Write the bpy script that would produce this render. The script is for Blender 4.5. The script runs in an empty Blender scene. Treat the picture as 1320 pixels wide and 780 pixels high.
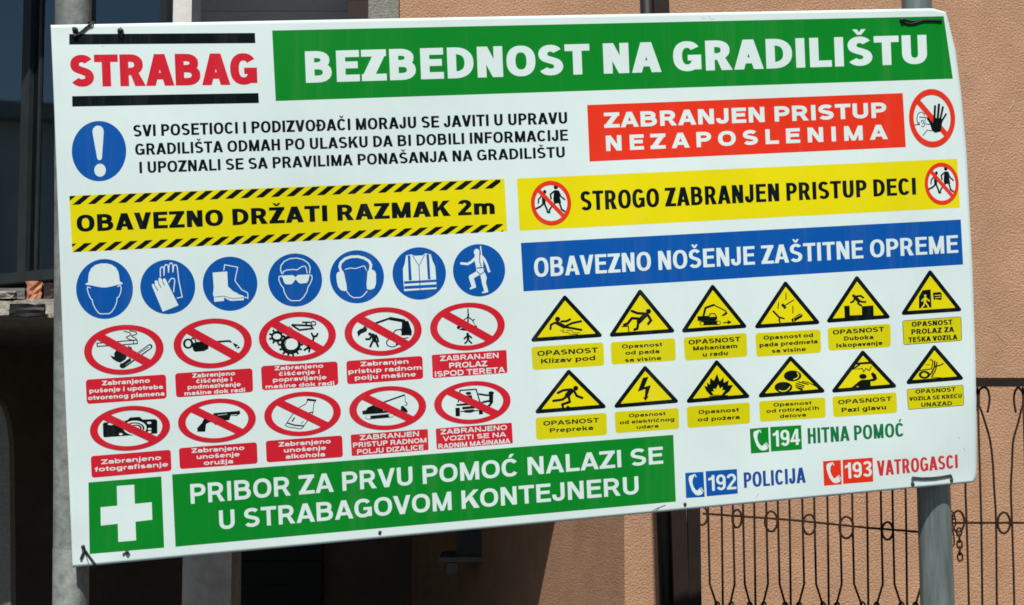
import bpy, bmesh, math, random
import numpy as np
from mathutils import Vector
random.seed(7)
R = math.radians
SC = bpy.context.scene
COL = SC.collection

# ------------------------------------------------------------------ camera
PITCH = R(4.0); F = 1813.0; W0, H0 = 1320.0, 780.0
CAM = Vector((0, 0, 1.5))
cd = bpy.data.cameras.new('camera'); cam = bpy.data.objects.new('camera', cd); COL.objects.link(cam)
cam.location = CAM; cam.rotation_euler = (R(90) + PITCH, 0, 0)
cd.sensor_width = 36; cd.lens = 36 * F / W0; cd.clip_start = .05; cd.clip_end = 5000
SC.camera = cam
SC.cycles.filter_width = 1.7                              # the softness of the lens

# ------------------------------------------------------------------ light
SUN_EL, SUN_AZ = R(60), R(7)            # high sun, slightly left of behind the camera
w = bpy.data.worlds.new('World'); SC.world = w; w.use_nodes = True
nt = w.node_tree; bg = nt.nodes['Background']
sky = nt.nodes.new('ShaderNodeTexSky'); sky.sky_type = 'NISHITA'; sky.sun_disc = False
sky.sun_elevation = SUN_EL; sky.sun_rotation = R(180) + SUN_AZ
nt.links.new(sky.outputs[0], bg.inputs[0]); bg.inputs[1].default_value = .05
ld = bpy.data.lights.new('sun', 'SUN'); ld.energy = 5.0; ld.angle = R(.53); ld.color = (1, .955, .89)
lo = bpy.data.objects.new('sun', ld); COL.objects.link(lo)
s_dir = Vector((-math.sin(SUN_AZ) * math.cos(SUN_EL), -math.cos(SUN_AZ) * math.cos(SUN_EL), math.sin(SUN_EL)))
lo.rotation_euler = s_dir.to_track_quat('Z', 'Y').to_euler(); lo.location = (-3, -6, 12)
SC.view_settings.view_transform = 'Standard'; SC.view_settings.look = 'None'
SC.view_settings.exposure = 0.35; SC.view_settings.gamma = 1; SC.view_settings.use_curve_mapping = False

# ------------------------------------------------------------------ helpers
FWD = np.array([0, math.cos(PITCH), math.sin(PITCH)]); UP = np.array([0, -math.sin(PITCH), math.cos(PITCH)]); RT = np.array([1., 0, 0])
C0 = np.array(CAM)
def ray(x, y):
    x = np.asarray(x, float); y = np.asarray(y, float)
    return RT * ((x - 660) / F)[..., None] + UP * (-(y - 390) / F)[..., None] + FWD
def at(x, y, Y):
    """point of the place at depth Y that the survey picture shows at x, y"""
    d = ray(x, y); return Vector(C0 + d * (Y / d[1]))

def tag(o, label=None, cat=None, group=None, kind=None):
    if label: o['label'] = label
    if cat: o['category'] = cat
    if group: o['group'] = group
    if kind: o['kind'] = kind
    return o
def thing(name, loc, label, cat, group=None):
    o = bpy.data.objects.new(name, None); COL.objects.link(o); o.location = loc; o.empty_display_size = .1
    return tag(o, label, cat, group)
def obj(name, me, mats, parent=None, smooth=False, label=None, rootloc=None):
    """link a mesh given in world space; its verts become local to the thing's base"""
    if not isinstance(mats, (list, tuple)): mats = [mats]
    for m in mats: me.materials.append(m)
    o = bpy.data.objects.new(name, me); COL.objects.link(o)
    if parent:
        base = Vector((0, 0, 0)); p = parent
        while p: base += Vector(p.location); p = p.parent
        for v in me.vertices: v.co -= base
        o.parent = parent
    if smooth:
        for p in me.polygons: p.use_smooth = True
    if label: o['label'] = label
    return o
def mesh(bm, name='m', bevel=0):
    if bevel:
        bmesh.ops.bevel(bm, geom=[e for e in bm.edges if len(e.link_faces) == 2 and e.calc_face_angle(0) > .6], offset=bevel, segments=2, affect='EDGES')
    bmesh.ops.recalc_face_normals(bm, faces=bm.faces)
    me = bpy.data.meshes.new(name); bm.to_mesh(me); bm.free(); return me
def box(bm, x0, x1, y0, y1, z0, z1):
    v = [bm.verts.new((x, y, z)) for x in (x0, x1) for y in (y0, y1) for z in (z0, z1)]
    for f in ((0, 1, 3, 2), (4, 6, 7, 5), (0, 4, 5, 1), (2, 3, 7, 6), (0, 2, 6, 4), (1, 5, 7, 3)): bm.faces.new([v[i] for i in f])
def prism(bm, poly, z0, z1):
    a = [bm.verts.new((x, y, z0)) for x, y in poly]; b = [bm.verts.new((x, y, z1)) for x, y in poly]; n = len(poly)
    bm.faces.new(a); bm.faces.new(b[::-1])
    for i in range(n): bm.faces.new((a[i], a[(i + 1) % n], b[(i + 1) % n], b[i]))
def hexa(bm, front, depth):
    """front: four points; extruded by the vector depth"""
    a = [bm.verts.new(p) for p in front]; b = [bm.verts.new(Vector(p) + Vector(depth)) for p in front]
    bm.faces.new(a); bm.faces.new(b[::-1])
    for i in range(4): bm.faces.new((a[i], a[(i + 1) % 4], b[(i + 1) % 4], b[i]))
def tube(bm, pts, r, seg=10, closed=False):
    pts = [Vector(p) for p in pts]; n = len(pts); rings = []
    rr = r if isinstance(r, (list, tuple)) else [r] * n
    prev = None
    for i, p in enumerate(pts):
        a = pts[(i - 1) % n] if (closed or i > 0) else p; b = pts[(i + 1) % n] if (closed or i < n - 1) else p
        t = (b - a).normalized()
        if prev is None:
            u = t.orthogonal().normalized()
        else:
            u = (prev - t * prev.dot(t)); u = u.normalized() if u.length > 1e-6 else t.orthogonal().normalized()
        prev = u; v = t.cross(u)
        rings.append([bm.verts.new(p + (u * math.cos(2 * math.pi * k / seg) + v * math.sin(2 * math.pi * k / seg)) * rr[i]) for k in range(seg)])
    for i in range(n if closed else n - 1):
        A, B = rings[i], rings[(i + 1) % n]
        for k in range(seg): bm.faces.new((A[k], A[(k + 1) % seg], B[(k + 1) % seg], B[k]))
    if not closed: bm.faces.new(rings[0][::-1]); bm.faces.new(rings[-1])
def smooth_path(pts, n=6):
    pts = [np.array(p, float) for p in pts]; out = []
    for i in range(len(pts) - 1):
        p0 = pts[max(i - 1, 0)]; p1 = pts[i]; p2 = pts[i + 1]; p3 = pts[min(i + 2, len(pts) - 1)]
        for k in range(n):
            t = k / n
            out.append(.5 * ((2 * p1) + (-p0 + p2) * t + (2 * p0 - 5 * p1 + 4 * p2 - p3) * t * t + (-p0 + 3 * p1 - 3 * p2 + p3) * t ** 3))
    out.append(pts[-1]); return out

# ------------------------------------------------------------------ materials
def nodes(name):
    m = bpy.data.materials.new(name); m.use_nodes = True; n = m.node_tree.nodes
    return m, n, m.node_tree.links, n['Principled BSDF']
def srgb(r, g, b):
    return tuple((c / 255 / 12.92 if c <= 10 else ((c / 255 + .055) / 1.055) ** 2.4) for c in (r, g, b))
def rough_mat(name, c1, c2, scale=6, rough=.8, bump=.0, bscale=40, bdist=.01, metal=0, spec=.4, detail=6, c3=None, scale3=1.3, stretch=(1, 1, 1), distort=0.0):
    m, n, l, p = nodes(name)
    tc = n.new('ShaderNodeTexCoord'); mp = n.new('ShaderNodeMapping'); mp.inputs['Scale'].default_value = stretch
    l.new(tc.outputs['Object'], mp.inputs[0])
    t = n.new('ShaderNodeTexNoise'); t.inputs['Scale'].default_value = scale; t.inputs['Detail'].default_value = detail; t.inputs['Roughness'].default_value = .65
    l.new(mp.outputs[0], t.inputs[0])
    r = n.new('ShaderNodeValToRGB'); r.color_ramp.elements[0].position = .3; r.color_ramp.elements[1].position = .7
    r.color_ramp.elements[0].color = (*c1, 1); r.color_ramp.elements[1].color = (*c2, 1); l.new(t.outputs[0], r.inputs[0])
    out = r.outputs[0]
    if c3:
        t3 = n.new('ShaderNodeTexNoise'); t3.inputs['Scale'].default_value = scale3; t3.inputs['Detail'].default_value = 5; l.new(mp.outputs[0], t3.inputs[0])
        r3 = n.new('ShaderNodeValToRGB'); r3.color_ramp.elements[0].position = .5; r3.color_ramp.elements[1].position = .72
        r3.color_ramp.elements[0].color = (0, 0, 0, 1); r3.color_ramp.elements[1].color = (1, 1, 1, 1); l.new(t3.outputs[0], r3.inputs[0])
        mx = n.new('ShaderNodeMixRGB'); l.new(r3.outputs[0], mx.inputs[0]); l.new(out, mx.inputs[1]); mx.inputs[2].default_value = (*c3, 1); out = mx.outputs[0]
    l.new(out, p.inputs['Base Color'])
    p.inputs['Roughness'].default_value = rough; p.inputs['Metallic'].default_value = metal; p.inputs['Specular IOR Level'].default_value = spec
    if bump:
        b = n.new('ShaderNodeTexNoise'); b.inputs['Scale'].default_value = bscale; b.inputs['Detail'].default_value = 4; b.inputs['Roughness'].default_value = .55; b.inputs['Distortion'].default_value = distort
        l.new(mp.outputs[0], b.inputs[0])
        bn = n.new('ShaderNodeBump'); bn.inputs['Strength'].default_value = bump; bn.inputs['Distance'].default_value = bdist
        l.new(b.outputs[0], bn.inputs['Height']); l.new(bn.outputs[0], p.inputs['Normal'])
    return m

def ink_mat(name, col, rough=.42):
    """print on vinyl: faint fading and grime with a shape of its own"""
    m, n, l, p = nodes(name)
    tc = n.new('ShaderNodeTexCoord')
    t = n.new('ShaderNodeTexNoise'); t.inputs['Scale'].default_value = 2.2; t.inputs['Detail'].default_value = 8; t.inputs['Roughness'].default_value = .6; l.new(tc.outputs['Object'], t.inputs[0])
    r = n.new('ShaderNodeValToRGB'); r.color_ramp.elements[0].position = .35; r.color_ramp.elements[1].position = .75
    r.color_ramp.elements[0].color = (*[c * .92 for c in col], 1); r.color_ramp.elements[1].color = (*[min(1, c * 1.04 + .003) for c in col], 1)
    l.new(t.outputs[0], r.inputs[0])
    mp = n.new('ShaderNodeMapping'); mp.inputs['Scale'].default_value = (22, 22, .9); l.new(tc.outputs['Object'], mp.inputs[0])
    ts = n.new('ShaderNodeTexNoise'); ts.inputs['Scale'].default_value = 1; ts.inputs['Detail'].default_value = 7; ts.inputs['Roughness'].default_value = .7; l.new(mp.outputs[0], ts.inputs[0])
    rs = n.new('ShaderNodeMapRange'); rs.inputs[1].default_value = .52; rs.inputs[2].default_value = .8; rs.inputs[3].default_value = 0; rs.inputs[4].default_value = .07; l.new(ts.outputs[0], rs.inputs[0])
    mx = n.new('ShaderNodeMixRGB'); l.new(rs.outputs[0], mx.inputs[0]); l.new(r.outputs[0], mx.inputs[1]); mx.inputs[2].default_value = (.33, .34, .31, 1); l.new(mx.outputs[0], p.inputs['Base Color'])
    t2 = n.new('ShaderNodeTexNoise'); t2.inputs['Scale'].default_value = 7; t2.inputs['Detail'].default_value = 6; l.new(tc.outputs['Object'], t2.inputs[0])
    mr = n.new('ShaderNodeMapRange'); mr.inputs[3].default_value = rough - .06; mr.inputs[4].default_value = rough + .12; l.new(t2.outputs[0], mr.inputs[0]); l.new(mr.outputs[0], p.inputs['Roughness'])
    p.inputs['Specular IOR Level'].default_value = .03 if max(col) < .05 else .09
    return m

M = {}
M['white'] = ink_mat('vinyl_white', (.60, .72, .712))
M['black'] = ink_mat('ink_black', (.002, .006, .007))
M['green'] = ink_mat('ink_green', (.001, .20, .016))
M['blue'] = ink_mat('ink_blue', (.001, .078, .34))
M['red'] = ink_mat('ink_red', (.66, .030, .009))
M['crimson'] = ink_mat('ink_crimson', (.53, .012, .026))
M['caption_yellow'] = ink_mat('ink_caption_yellow', (.56, .535, .002))
M['yellow'] = ink_mat('ink_yellow', (.67, .60, .001))
M['textgreen'] = ink_mat('ink_text_green', (.004, .15, .045))
M['textblue'] = ink_mat('ink_text_blue', (.012, .06, .27))
M['textred'] = ink_mat('ink_text_red', (.55, .03, .035))
M['back'] = rough_mat('sheet_back', (.45, .47, .47), (.55, .57, .57), rough=.6)

# ------------------------------------------------------------------ the safety board: a thin sheet, slightly bent
# directions of its long and short side (camera right, camera down, camera forward), from its two vanishing points
d1 = np.array([8600, -524, F]); d1 /= np.linalg.norm(d1)
d2 = np.array([.04, 1, -.07]); d2 /= np.linalg.norm(d2)
nrm = np.cross(d1, d2)
NW = RT * nrm[0] - UP * nrm[1] + FWD * nrm[2]
if NW[1] > 0: NW = -NW                                   # towards the street
PC = np.array(C0 + ray(655, 370) * 4.0)
def sstep(a, b, x):
    t = np.clip((x - a) / (b - a), 0, 1); return t * t * (3 - 2 * t)
def bend(x, y):
    """how far the sheet leans out of its plane (m, minus = away from the street)"""
    h = .010 * np.sin(x / 170 + y / 260) + .008 * np.sin(y / 150 - x / 330 + 1) +   .0010 * np.sin(x / 83 - y / 140 + 2)
    h = h - .030 * np.clip((x - 1140 - .15 * y) / 85, 0, 1.4) ** 2 * (1 - sstep(60, 420, y))
    h = h - .014 * np.clip((x - 1195) / 62, 0, 1.2) ** 2 * sstep(480, 622, y)
    h = h - .005 * np.clip((130 - x - .5 * (725 - y)) / 40, 0, 1.0) ** 2
    for cx, cy, rr in ((96, 40, 38), (1163, 26, 34), (107, 705, 30), (1178, 620, 28), (1227, 616, 24)):      # puckers at the fixings
        h = h - .003 * np.exp(-((x - cx) ** 2 + (y - cy) ** 2) / rr ** 2)
    return h
def sheet(x, y, lift=0.0):
    """layout coordinates on the board (measured on its picture) -> point in the place"""
    x = np.asarray(x, float); y = np.asarray(y, float)
    d = ray(x, y); t = ((PC - C0) @ NW) / (d @ NW)
    k = (bend(x, y) + lift) / np.abs(d @ NW)
    return C0 + d * (t - k)[..., None]

SIGN = thing('safety_sign', tuple(sheet(655, 700)), 'large white construction site safety board with coloured bands and pictograms, tied to two round posts', 'sign')
SB = np.array(SIGN.location)

def edge_left(y):  return 65.2 + .04 * (y - 32) + .4 * math.sin(y / 90)
RE = [(12, 1219), (17, 1220.5), (31, 1223.5), (66, 1232), (120, 1239), (197, 1246), (269, 1249.5), (343, 1253.5), (460, 1257.5), (560, 1259), (610, 1259), (619, 1257), (622, 1254)]
def build_sheet():
    NX, NY = 290, 175; V = []; Fc = []
    ry = [a for a, b in RE]; rx = [b for a, b in RE]
    for j in range(NY + 1):
        v = j / NY
        yl = 32.3 + (731.5 - 32.3) * v; yr = 10.5 + (622 - 10.5) * v
        xl = edge_left(yl); xr = float(np.interp(yr, ry, rx))
        for i in range(NX + 1):
            u = i / NX; x = xl + (xr - xl) * u; y = yl + (yr - yl) * u
            if v < .03 and u > .985: y += (u - .985) / .015 * 5 * (1 - v / .03)
            V.append((x, y))
    V = np.array(V); Pf = sheet(V[:, 0], V[:, 1], 0); Pb = sheet(V[:, 0], V[:, 1], -.003)
    n = len(V); W = NX + 1
    for j in range(NY):
        for i in range(NX):
            a = j * W + i; Fc.append((a, a + W, a + W + 1, a + 1)); Fc.append((n + a, n + a + 1, n + a + W + 1, n + a + W))
    rim = [i for i in range(W)] + [j * W + NX for j in range(1, NY + 1)] + [NY * W + i for i in range(NX - 1, -1, -1)] + [j * W for j in range(NY - 1, 0, -1)]
    for k in range(len(rim)):
        a, b = rim[k], rim[(k + 1) % len(rim)]; Fc.append((a, b, n + b, n + a))
    me = bpy.data.meshes.new('sheet'); me.from_pydata([tuple(p) for p in np.vstack([Pf, Pb])], [], Fc); me.update()
    return obj('sheet', me, M['white'], SIGN, smooth=False)
SHEET = build_sheet()
for k, p in enumerate(SHEET.data.polygons): p.use_smooth = len(p.vertices) == 4 and k < 290 * 175 * 2

class Ink:
    """one printed element: flat shapes in layout coordinates, each laid a hair above the one below"""
    def __init__(s, ox=0, oy=0, k=1, level=.00012): s.o = (ox, oy, k); s.polys = []; s.mats = []; s.level = level; s.n = 0
    def tr(s, p): ox, oy, k = s.o; return (ox + p[0] / k, oy + p[1] / k)
    def mi(s, m):
        if m not in s.mats: s.mats.append(m)
        return s.mats.index(m)
    def raw(s, pts, m, lv):
        s.polys.append(([s.tr(p) for p in pts], s.mi(m), lv))
    def nxt(s): s.n += 1; return s.level + s.n * .000015
    def poly(s, pts, m='black', curve=0):
        if curve: pts = smooth_path(list(pts) + [pts[0]], curve)[:-1]
        s.raw(pts, m, s.nxt())
    def disc(s, cx, cy, rx, ry=None, m='black', n=40, a=0):
        ry = ry or rx; ca, sa = math.cos(a), math.sin(a)
        s.raw([(cx + rx * math.cos(t) * ca - ry * math.sin(t) * sa, cy + rx * math.cos(t) * sa + ry * math.sin(t) * ca) for t in [2 * math.pi * k / n for k in range(n)]], m, s.nxt())
    def line(s, pts, wd, m='black', round_=True, curve=0, closed=False):
        if curve: pts = smooth_path(pts, curve)
        pts = [np.array(p, float) for p in pts]; n = len(pts); lv = s.nxt(); off = []
        for i in range(n):
            a = pts[(i - 1) % n] if (closed or i > 0) else None; b = pts[(i + 1) % n] if (closed or i < n - 1) else None
            ds = [q / (np.linalg.norm(q) + 1e-9) for q in ([pts[i] - a] if a is not None else []) + ([b - pts[i]] if b is not None else [])]
            t = sum(ds); L = np.linalg.norm(t)
            if L < .4: t = ds[0]; L = 1
            t = t / L; nn = np.array([-t[1], t[0]]); c = 1.0
            if len(ds) == 2: c = max(.55, float(np.dot(nn, np.array([-ds[0][1], ds[0][0]]))))
            off.append((pts[i] + nn * wd / 2 / c, pts[i] - nn * wd / 2 / c))
        for i in range(n if closed else n - 1):
            a, b = off[i], off[(i + 1) % n]; s.raw([a[0], b[0], b[1], a[1]], m, lv)
        if round_ and not closed:
            s.disc(*pts[0], wd / 2, m=m, n=14); s.disc(*pts[-1], wd / 2, m=m, n=14)
    def ring(s, cx, cy, rx, ry, wx, wy, m='black', n=48, B=((1, 0), (0, 1))):
        lv = s.nxt()
        def q(a, k):
            x = (rx - k * wx) * math.cos(a); y = (ry - k * wy) * math.sin(a)
            return (cx + x * B[0][0] + y * B[1][0], cy + x * B[0][1] + y * B[1][1])
        for i in range(n):
            a, b = 2 * math.pi * i / n, 2 * math.pi * (i + 1) / n
            s.raw([q(a, 0), q(b, 0), q(b, 1), q(a, 1)], m, lv)
    def patch(s, tl, tr, br, bl, m, nx=1, ny=1):
        lv = s.nxt(); tl, tr, br, bl = [np.array(p, float) for p in (tl, tr, br, bl)]
        f = lambda u, v: (tl * (1 - u) + tr * u) * (1 - v) + (bl * (1 - u) + br * u) * v
        for i in range(nx):
            for j in range(ny):
                a, b, c, d = i / nx, (i + 1) / nx, j / ny, (j + 1) / ny
                s.raw([f(a, c), f(b, c), f(b, d), f(a, d)], m, lv)
    def rounded(s, tl, tr, br, bl, m, r=.1, inset=0):
        tl, tr, br, bl = [np.array(p, float) for p in (tl, tr, br, bl)]
        wd = np.linalg.norm(tr - tl); ht = np.linalg.norm(bl - tl); ru, rv = r * ht / wd, r; iu, iv = inset * ht / wd, inset
        out = []
        for cu, cv, a0 in ((1 - ru, rv, -90), (1 - ru, 1 - rv, 0), (ru, 1 - rv, 90), (ru, rv, 180)):
            for k in range(6):
                a = R(a0 + 18 * k); out.append((min(max(cu + ru * math.cos(a), iu), 1 - iu), min(max(cv + rv * math.sin(a), iv), 1 - iv)))
        f = lambda u, v: (tl * (1 - u) + tr * u) * (1 - v) + (bl * (1 - u) + br * u) * v
        s.raw([f(u, v) for u, v in out], m, s.nxt())
    def build(s, name, parent, label=None):
        bm = bmesh.new()
        for pts, mi, lv in s.polys:
            clean = [p for i, p in enumerate(pts) if abs(p[0] - pts[i - 1][0]) + abs(p[1] - pts[i - 1][1]) > 1e-4]
            if len(clean) < 3: continue
            if sum(p[0] * q[1] - q[0] * p[1] for p, q in zip(clean, clean[1:] + clean[:1])) > 0: clean = clean[::-1]
            f = bm.faces.new([bm.verts.new((p[0], p[1], lv)) for p in clean]); f.material_index = mi
        bmesh.ops.triangulate(bm, faces=[f for f in bm.faces if len(f.verts) > 4])
        for it in range(12):                            # fine enough to lie on the bent sheet
            ed = []
            for e in bm.edges:
                (x, y, _), (x2, y2, _) = e.verts[0].co, e.verts[1].co
                lim = 5 if (max(x, x2) > 1135 or (min(x, x2) < 150 and max(y, y2) > 560)) else 11
                if math.hypot(x - x2, y - y2) > lim: ed.append(e)
            if not ed: break
            bmesh.ops.subdivide_edges(bm, edges=ed, cuts=1, use_grid_fill=False); bmesh.ops.triangulate(bm, faces=[f for f in bm.faces if len(f.verts) > 3])
        V = np.array([v.co[:] for v in bm.verts]); A = sheet(V[:, 0], V[:, 1], V[:, 2])
        for v, p in zip(bm.verts, A): v.co = p
        bmesh.ops.triangulate(bm, faces=[f for f in bm.faces if len(f.verts) > 3])
        bm.normal_update()
        for f in bm.faces:
            if f.normal.dot(Vector(NW)) < 0: f.normal_flip()
        me = bpy.data.meshes.new(name); bm.to_mesh(me); bm.free()
        return obj(name, me, [M[k] for k in s.mats], parent, label=label)

# ---------------------------------------------------------------- lettering: a grotesque alphabet drawn with a flat pen
def arc(cx, cy, rx, ry, a0, a1, n=14, e=2.35):
    out = []
    for i in range(n + 1):
        a = R(a0 + (a1 - a0) * i / n); c, s_ = math.cos(a), math.sin(a)
        out.append((cx + rx * math.copysign(abs(c) ** (2 / e), c), cy + ry * math.copysign(abs(s_) ** (2 / e), s_)))
    return out
def glyph(ch, wx, wy):
    """-> (shapes, ink width, left bearing, right bearing); cap height 1"""
    G = []; t = wx * 1.1
    def P(*pts): G.append([list(pts)])
    def rect(x0, x1, y0, y1): P((x0, y0), (x1, y0), (x1, y1), (x0, y1))
    def rib(pts, closed=False):
        q = [np.array((p[0] / wx, p[1] / wy)) for p in pts]; n = len(q); off = []; o = []
        for i in range(n):
            a = q[(i - 1) % n] if (closed or i) else None; b = q[(i + 1) % n] if (closed or i < n - 1) else None
            ds = [d / (np.linalg.norm(d) + 1e-9) for d in ([q[i] - a] if a is not None else []) + ([b - q[i]] if b is not None else [])]
            v = sum(ds); v = v / (np.linalg.norm(v) + 1e-9); nn = np.array([-v[1], v[0]]); c = max(.5, float(np.dot(nn, np.array([-ds[0][1], ds[0][0]]))))
            off.append((q[i] + nn * .5 / c, q[i] - nn * .5 / c))
        for i in range(n if closed else n - 1):
            a, b = off[i], off[(i + 1) % n]; o.append([(p[0] * wx, p[1] * wy) for p in (a[0], b[0], b[1], a[1])])
        G.append(o)
    hx, hy = wx / 2, wy / 2; SBR, RB, DB = .085, .05, .015
    base = {'Č': 'C', 'Ć': 'C', 'Š': 'S', 'Ž': 'Z', 'Đ': 'D', 'č': 'c', 'ć': 'c', 'š': 's', 'ž': 'z'}
    c = base.get(ch, ch); l = r = SBR; W = .8; X = .74
    def S_(W, H, k=wy):
        ry = (H - 2 * hy) / 4; a = arc(W / 2, H - hy - ry, W / 2 - hx - .015, ry, 28, 180, 10, 2.2)
        b = arc(W / 2, hy + ry, W / 2 - hx, ry, 0, -152, 10, 2.2)
        mid = smooth_path([a[-1], (hx + .1 * W, H / 2 + ry * .35), (W - hx - .1 * W, H / 2 - ry * .35), b[0]], 5)
        rib(a[:-1] + mid + b[1:])
    if c == 'A':
        W = .95; ah = t * .55; l = r = DB
        P((0, 0), (t, 0), (W / 2 - ah + t, 1), (W / 2 - ah, 1)); P((W, 0), (W - t, 0), (W / 2 + ah - t, 1), (W / 2 + ah, 1))
        k = (W / 2 - ah) * .3; rect(k + t * .5, W - k - t * .5, .2, .2 + wy * .9)
    elif c == 'V':
        W = .9; ah = t * .55; l = r = DB
        P((0, 1), (t, 1), (W / 2 - ah + t, 0), (W / 2 - ah, 0)); P((W, 1), (W - t, 1), (W / 2 + ah - t, 0), (W / 2 + ah, 0))
    elif c == 'B':
        W = .84; rect(0, wx, 0, 1); u = W * .93
        rib([(hx, 1 - hy)] + arc(u - hx - .3, (1 - hy + .53) / 2 + .0, .3, (1 - hy - .53) / 2, 90, -90, 10) + [(hx, .53)])
        rib([(hx, .53)] + arc(W - hx - .32, (.53 + hy) / 2, .32, (.53 - hy) / 2, 90, -90, 10) + [(hx, hy)])
    elif c == 'C':
        W = .86; l = r = RB; rib(arc(W / 2, .5, W / 2 - hx, .5 - hy, 36, 324, 26))
    elif c == 'D':
        W = .84; r = RB; rect(0, wx, 0, 1); rib([(hx, 1 - hy)] + arc(W - hx - .46, .5, .46, .5 - hy, 90, -90, 18) + [(hx, hy)])
    elif c in 'EF':
        W = .74 if c == 'E' else .7; r = .05; rect(0, wx, 0, 1); rect(hx, W, 1 - wy, 1); rect(hx, W * .93, .53 - hy, .53 + hy)
        if c == 'E': rect(hx, W, 0, wy)
    elif c == 'G':
        W = .9; l = RB; r = .07; rib(arc(W / 2, .5, W / 2 - hx, .5 - hy, 38, 338, 28)); rect(W - wx * .95, W, .05, .54); rect(W * .52, W - hx, .54 - wy * .85, .54)
    elif c == 'H': rect(0, wx, 0, 1); rect(W - wx, W, 0, 1); rect(hx, W - hx, .52 - hy, .52 + hy)
    elif c == 'I': W = wx; rect(0, wx, 0, 1)
    elif c == 'J':
        W = .64; l = .03; rib([(W - hx, 1)] + arc(W / 2, .3, W / 2 - hx, .3 - hy, 0, -180, 14) + [(hx, .36)])
    elif c == 'K':
        W = .9; r = DB; rect(0, wx, 0, 1); P((W - t * 1.2, 1), (W, 1), (wx * .9, .27), (wx * .9, .53)); P((W - t * 1.2, 0), (W + .02, 0), (W * .5 + .1, .66), (W * .5 - .1, .5))
    elif c == 'L': W = .7; r = .03; rect(0, wx, 0, 1); rect(hx, W, 0, wy)
    elif c == 'M':
        W = .98; rect(0, wx, 0, 1); rect(W - wx, W, 0, 1); k = t * .42
        P((0, 1), (t * .95, 1), (W / 2 + k, 0), (W / 2 - k * .9, 0)); P((W, 1), (W - t * .95, 1), (W / 2 - k, 0), (W / 2 + k * .9, 0))
    elif c == 'N': W = .82; rect(0, wx, 0, 1); rect(W - wx, W, 0, 1); P((0, 1), (t * 1.05, 1), (W, 0), (W - t * 1.05, 0))
    elif c in 'O0':
        W = .93 if c == 'O' else .7; l = r = RB; rib(arc(W / 2, .5, W / 2 - hx, .5 - hy, 0, 360, 40)[:-1], True)
    elif c in 'PR':
        W = .78 if c == 'P' else .86; u = .78; r = .045; rect(0, wx, 0, 1)
        rib([(hx, 1 - hy)] + arc(u - hx - .3, (1 - hy + .46) / 2, .3, (1 - hy - .46) / 2, 90, -90, 12) + [(hx, .46)])
        if c == 'R': P((W - t * 1.12, 0), (W, 0), (u * .62 + t * .3, .5), (u * .62 - t * .55, .5))
    elif c == 'S': W = .8; l = r = RB; S_(W, 1)
    elif c == 'T': W = .8; l = r = DB + .01; rect(0, W, 1 - wy, 1); rect(W / 2 - hx, W / 2 + hx, 0, 1 - hy)
    elif c == 'U': W = .8; rib([(hx, 1)] + arc(W / 2, .38, W / 2 - hx, .38 - hy, 180, 360, 18) + [(W - hx, 1)])
    elif c in 'Zz':
        H = 1 if c == 'Z' else X; W = .8 if c == 'Z' else .62; l = r = .03; rect(0, W, H - wy, H); rect(0, W, 0, wy); P((W - t * 1.25, H - hy), (W, H - hy), (t * 1.25, hy), (0, hy))
    elif c == '1': W = .46; l = .08; rect(W - wx, W, 0, 1); P((0, .66), (W - hx, .74), (W - hx, 1), (W - wx * .85, 1), (W - wx * 1.15, .88), (0, .82))
    elif c == '2':
        W = .7; l = r = .04; a = arc(W / 2, .70, W / 2 - hx, .3 - hy, 170, -30, 14, 2.1); rib(a + [(W * .45, .34), (hx * 1.1, hy * 1.2)]); rect(0, W, 0, wy)
    elif c == '3':
        W = .7; l = r = .04; rib(arc(W / 2, .745, W / 2 - hx - .02, .255 - hy, 160, -80, 14, 2.1)); rib(arc(W / 2, .28, W / 2 - hx, .28 - hy, 80, -160, 14, 2.1)); rect(W * .36, W * .6, .52 - hy * .9, .52 + hy * .9)
    elif c == '4': W = .74; l = r = .03; rect(W - wx * 1.55, W - wx * .55, 0, 1); rect(0, W, .2, .2 + wy); P((0, .2 + hy), (t * .9, .2 + hy), (W - wx * 1.1, 1), (W - wx * 1.55, 1))
    elif c == '9':
        W = .7; l = r = .04; rib(arc(W / 2, .68, W / 2 - hx, .32 - hy, 0, 360, 26, 2.2)[:-1], True); rib([(W - hx, .68), (W - hx, .45)] + arc(W / 2, .35, W / 2 - hx, .35 - hy, 0, -150, 12, 2.2))
    elif c in 'bdpqg':
        W = .74; s_ = 0 if c in 'bp' else W - wx; l, r = (SBR, RB) if c in 'bp' else (RB, SBR)
        rib(arc(W / 2, X / 2, W / 2 - hx, X / 2 - hy, 0, 360, 30)[:-1], True)
        if c in 'bd': rect(s_, s_ + wx, 0, 1)
        elif c in 'pq': rect(s_, s_ + wx, -.28, X)
        else: rib([(W - hx, X), (W - hx, 0)] + arc(W / 2, -.02, W / 2 - hx, .27 - hy, 0, -160, 12))
    elif c == 'o': W = .77; l = r = RB; rib(arc(W / 2, X / 2, W / 2 - hx, X / 2 - hy, 0, 360, 30)[:-1], True)
    elif c == 'c': W = .7; l = r = RB; rib(arc(W / 2, X / 2, W / 2 - hx, X / 2 - hy, 38, 322, 20))
    elif c == 'e':
        W = .73; l = r = RB; rib([(W - hx, X / 2)] + arc(W / 2, X / 2, W / 2 - hx, X / 2 - hy, 0, 325, 24)); rect(hx, W - hx * .4, X / 2 - hy * .75, X / 2 + hy * .75)
    elif c == 'a':
        W = .68; l = .05; r = .06; rib(arc(W / 2, X * .66, W / 2 - hx, X * .34 - hy, 160, 0, 12) + [(W - hx, 0)])
        rib([(W - hx, X * .56), (W * .5, X * .56)] + arc(W * .5, (X * .56 + hy) / 2, W * .5 - hx, (X * .56 - hy) / 2, 90, 270, 10) + [(W - hx, hy * 1.3)])
    elif c in 'nhmru':
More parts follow.
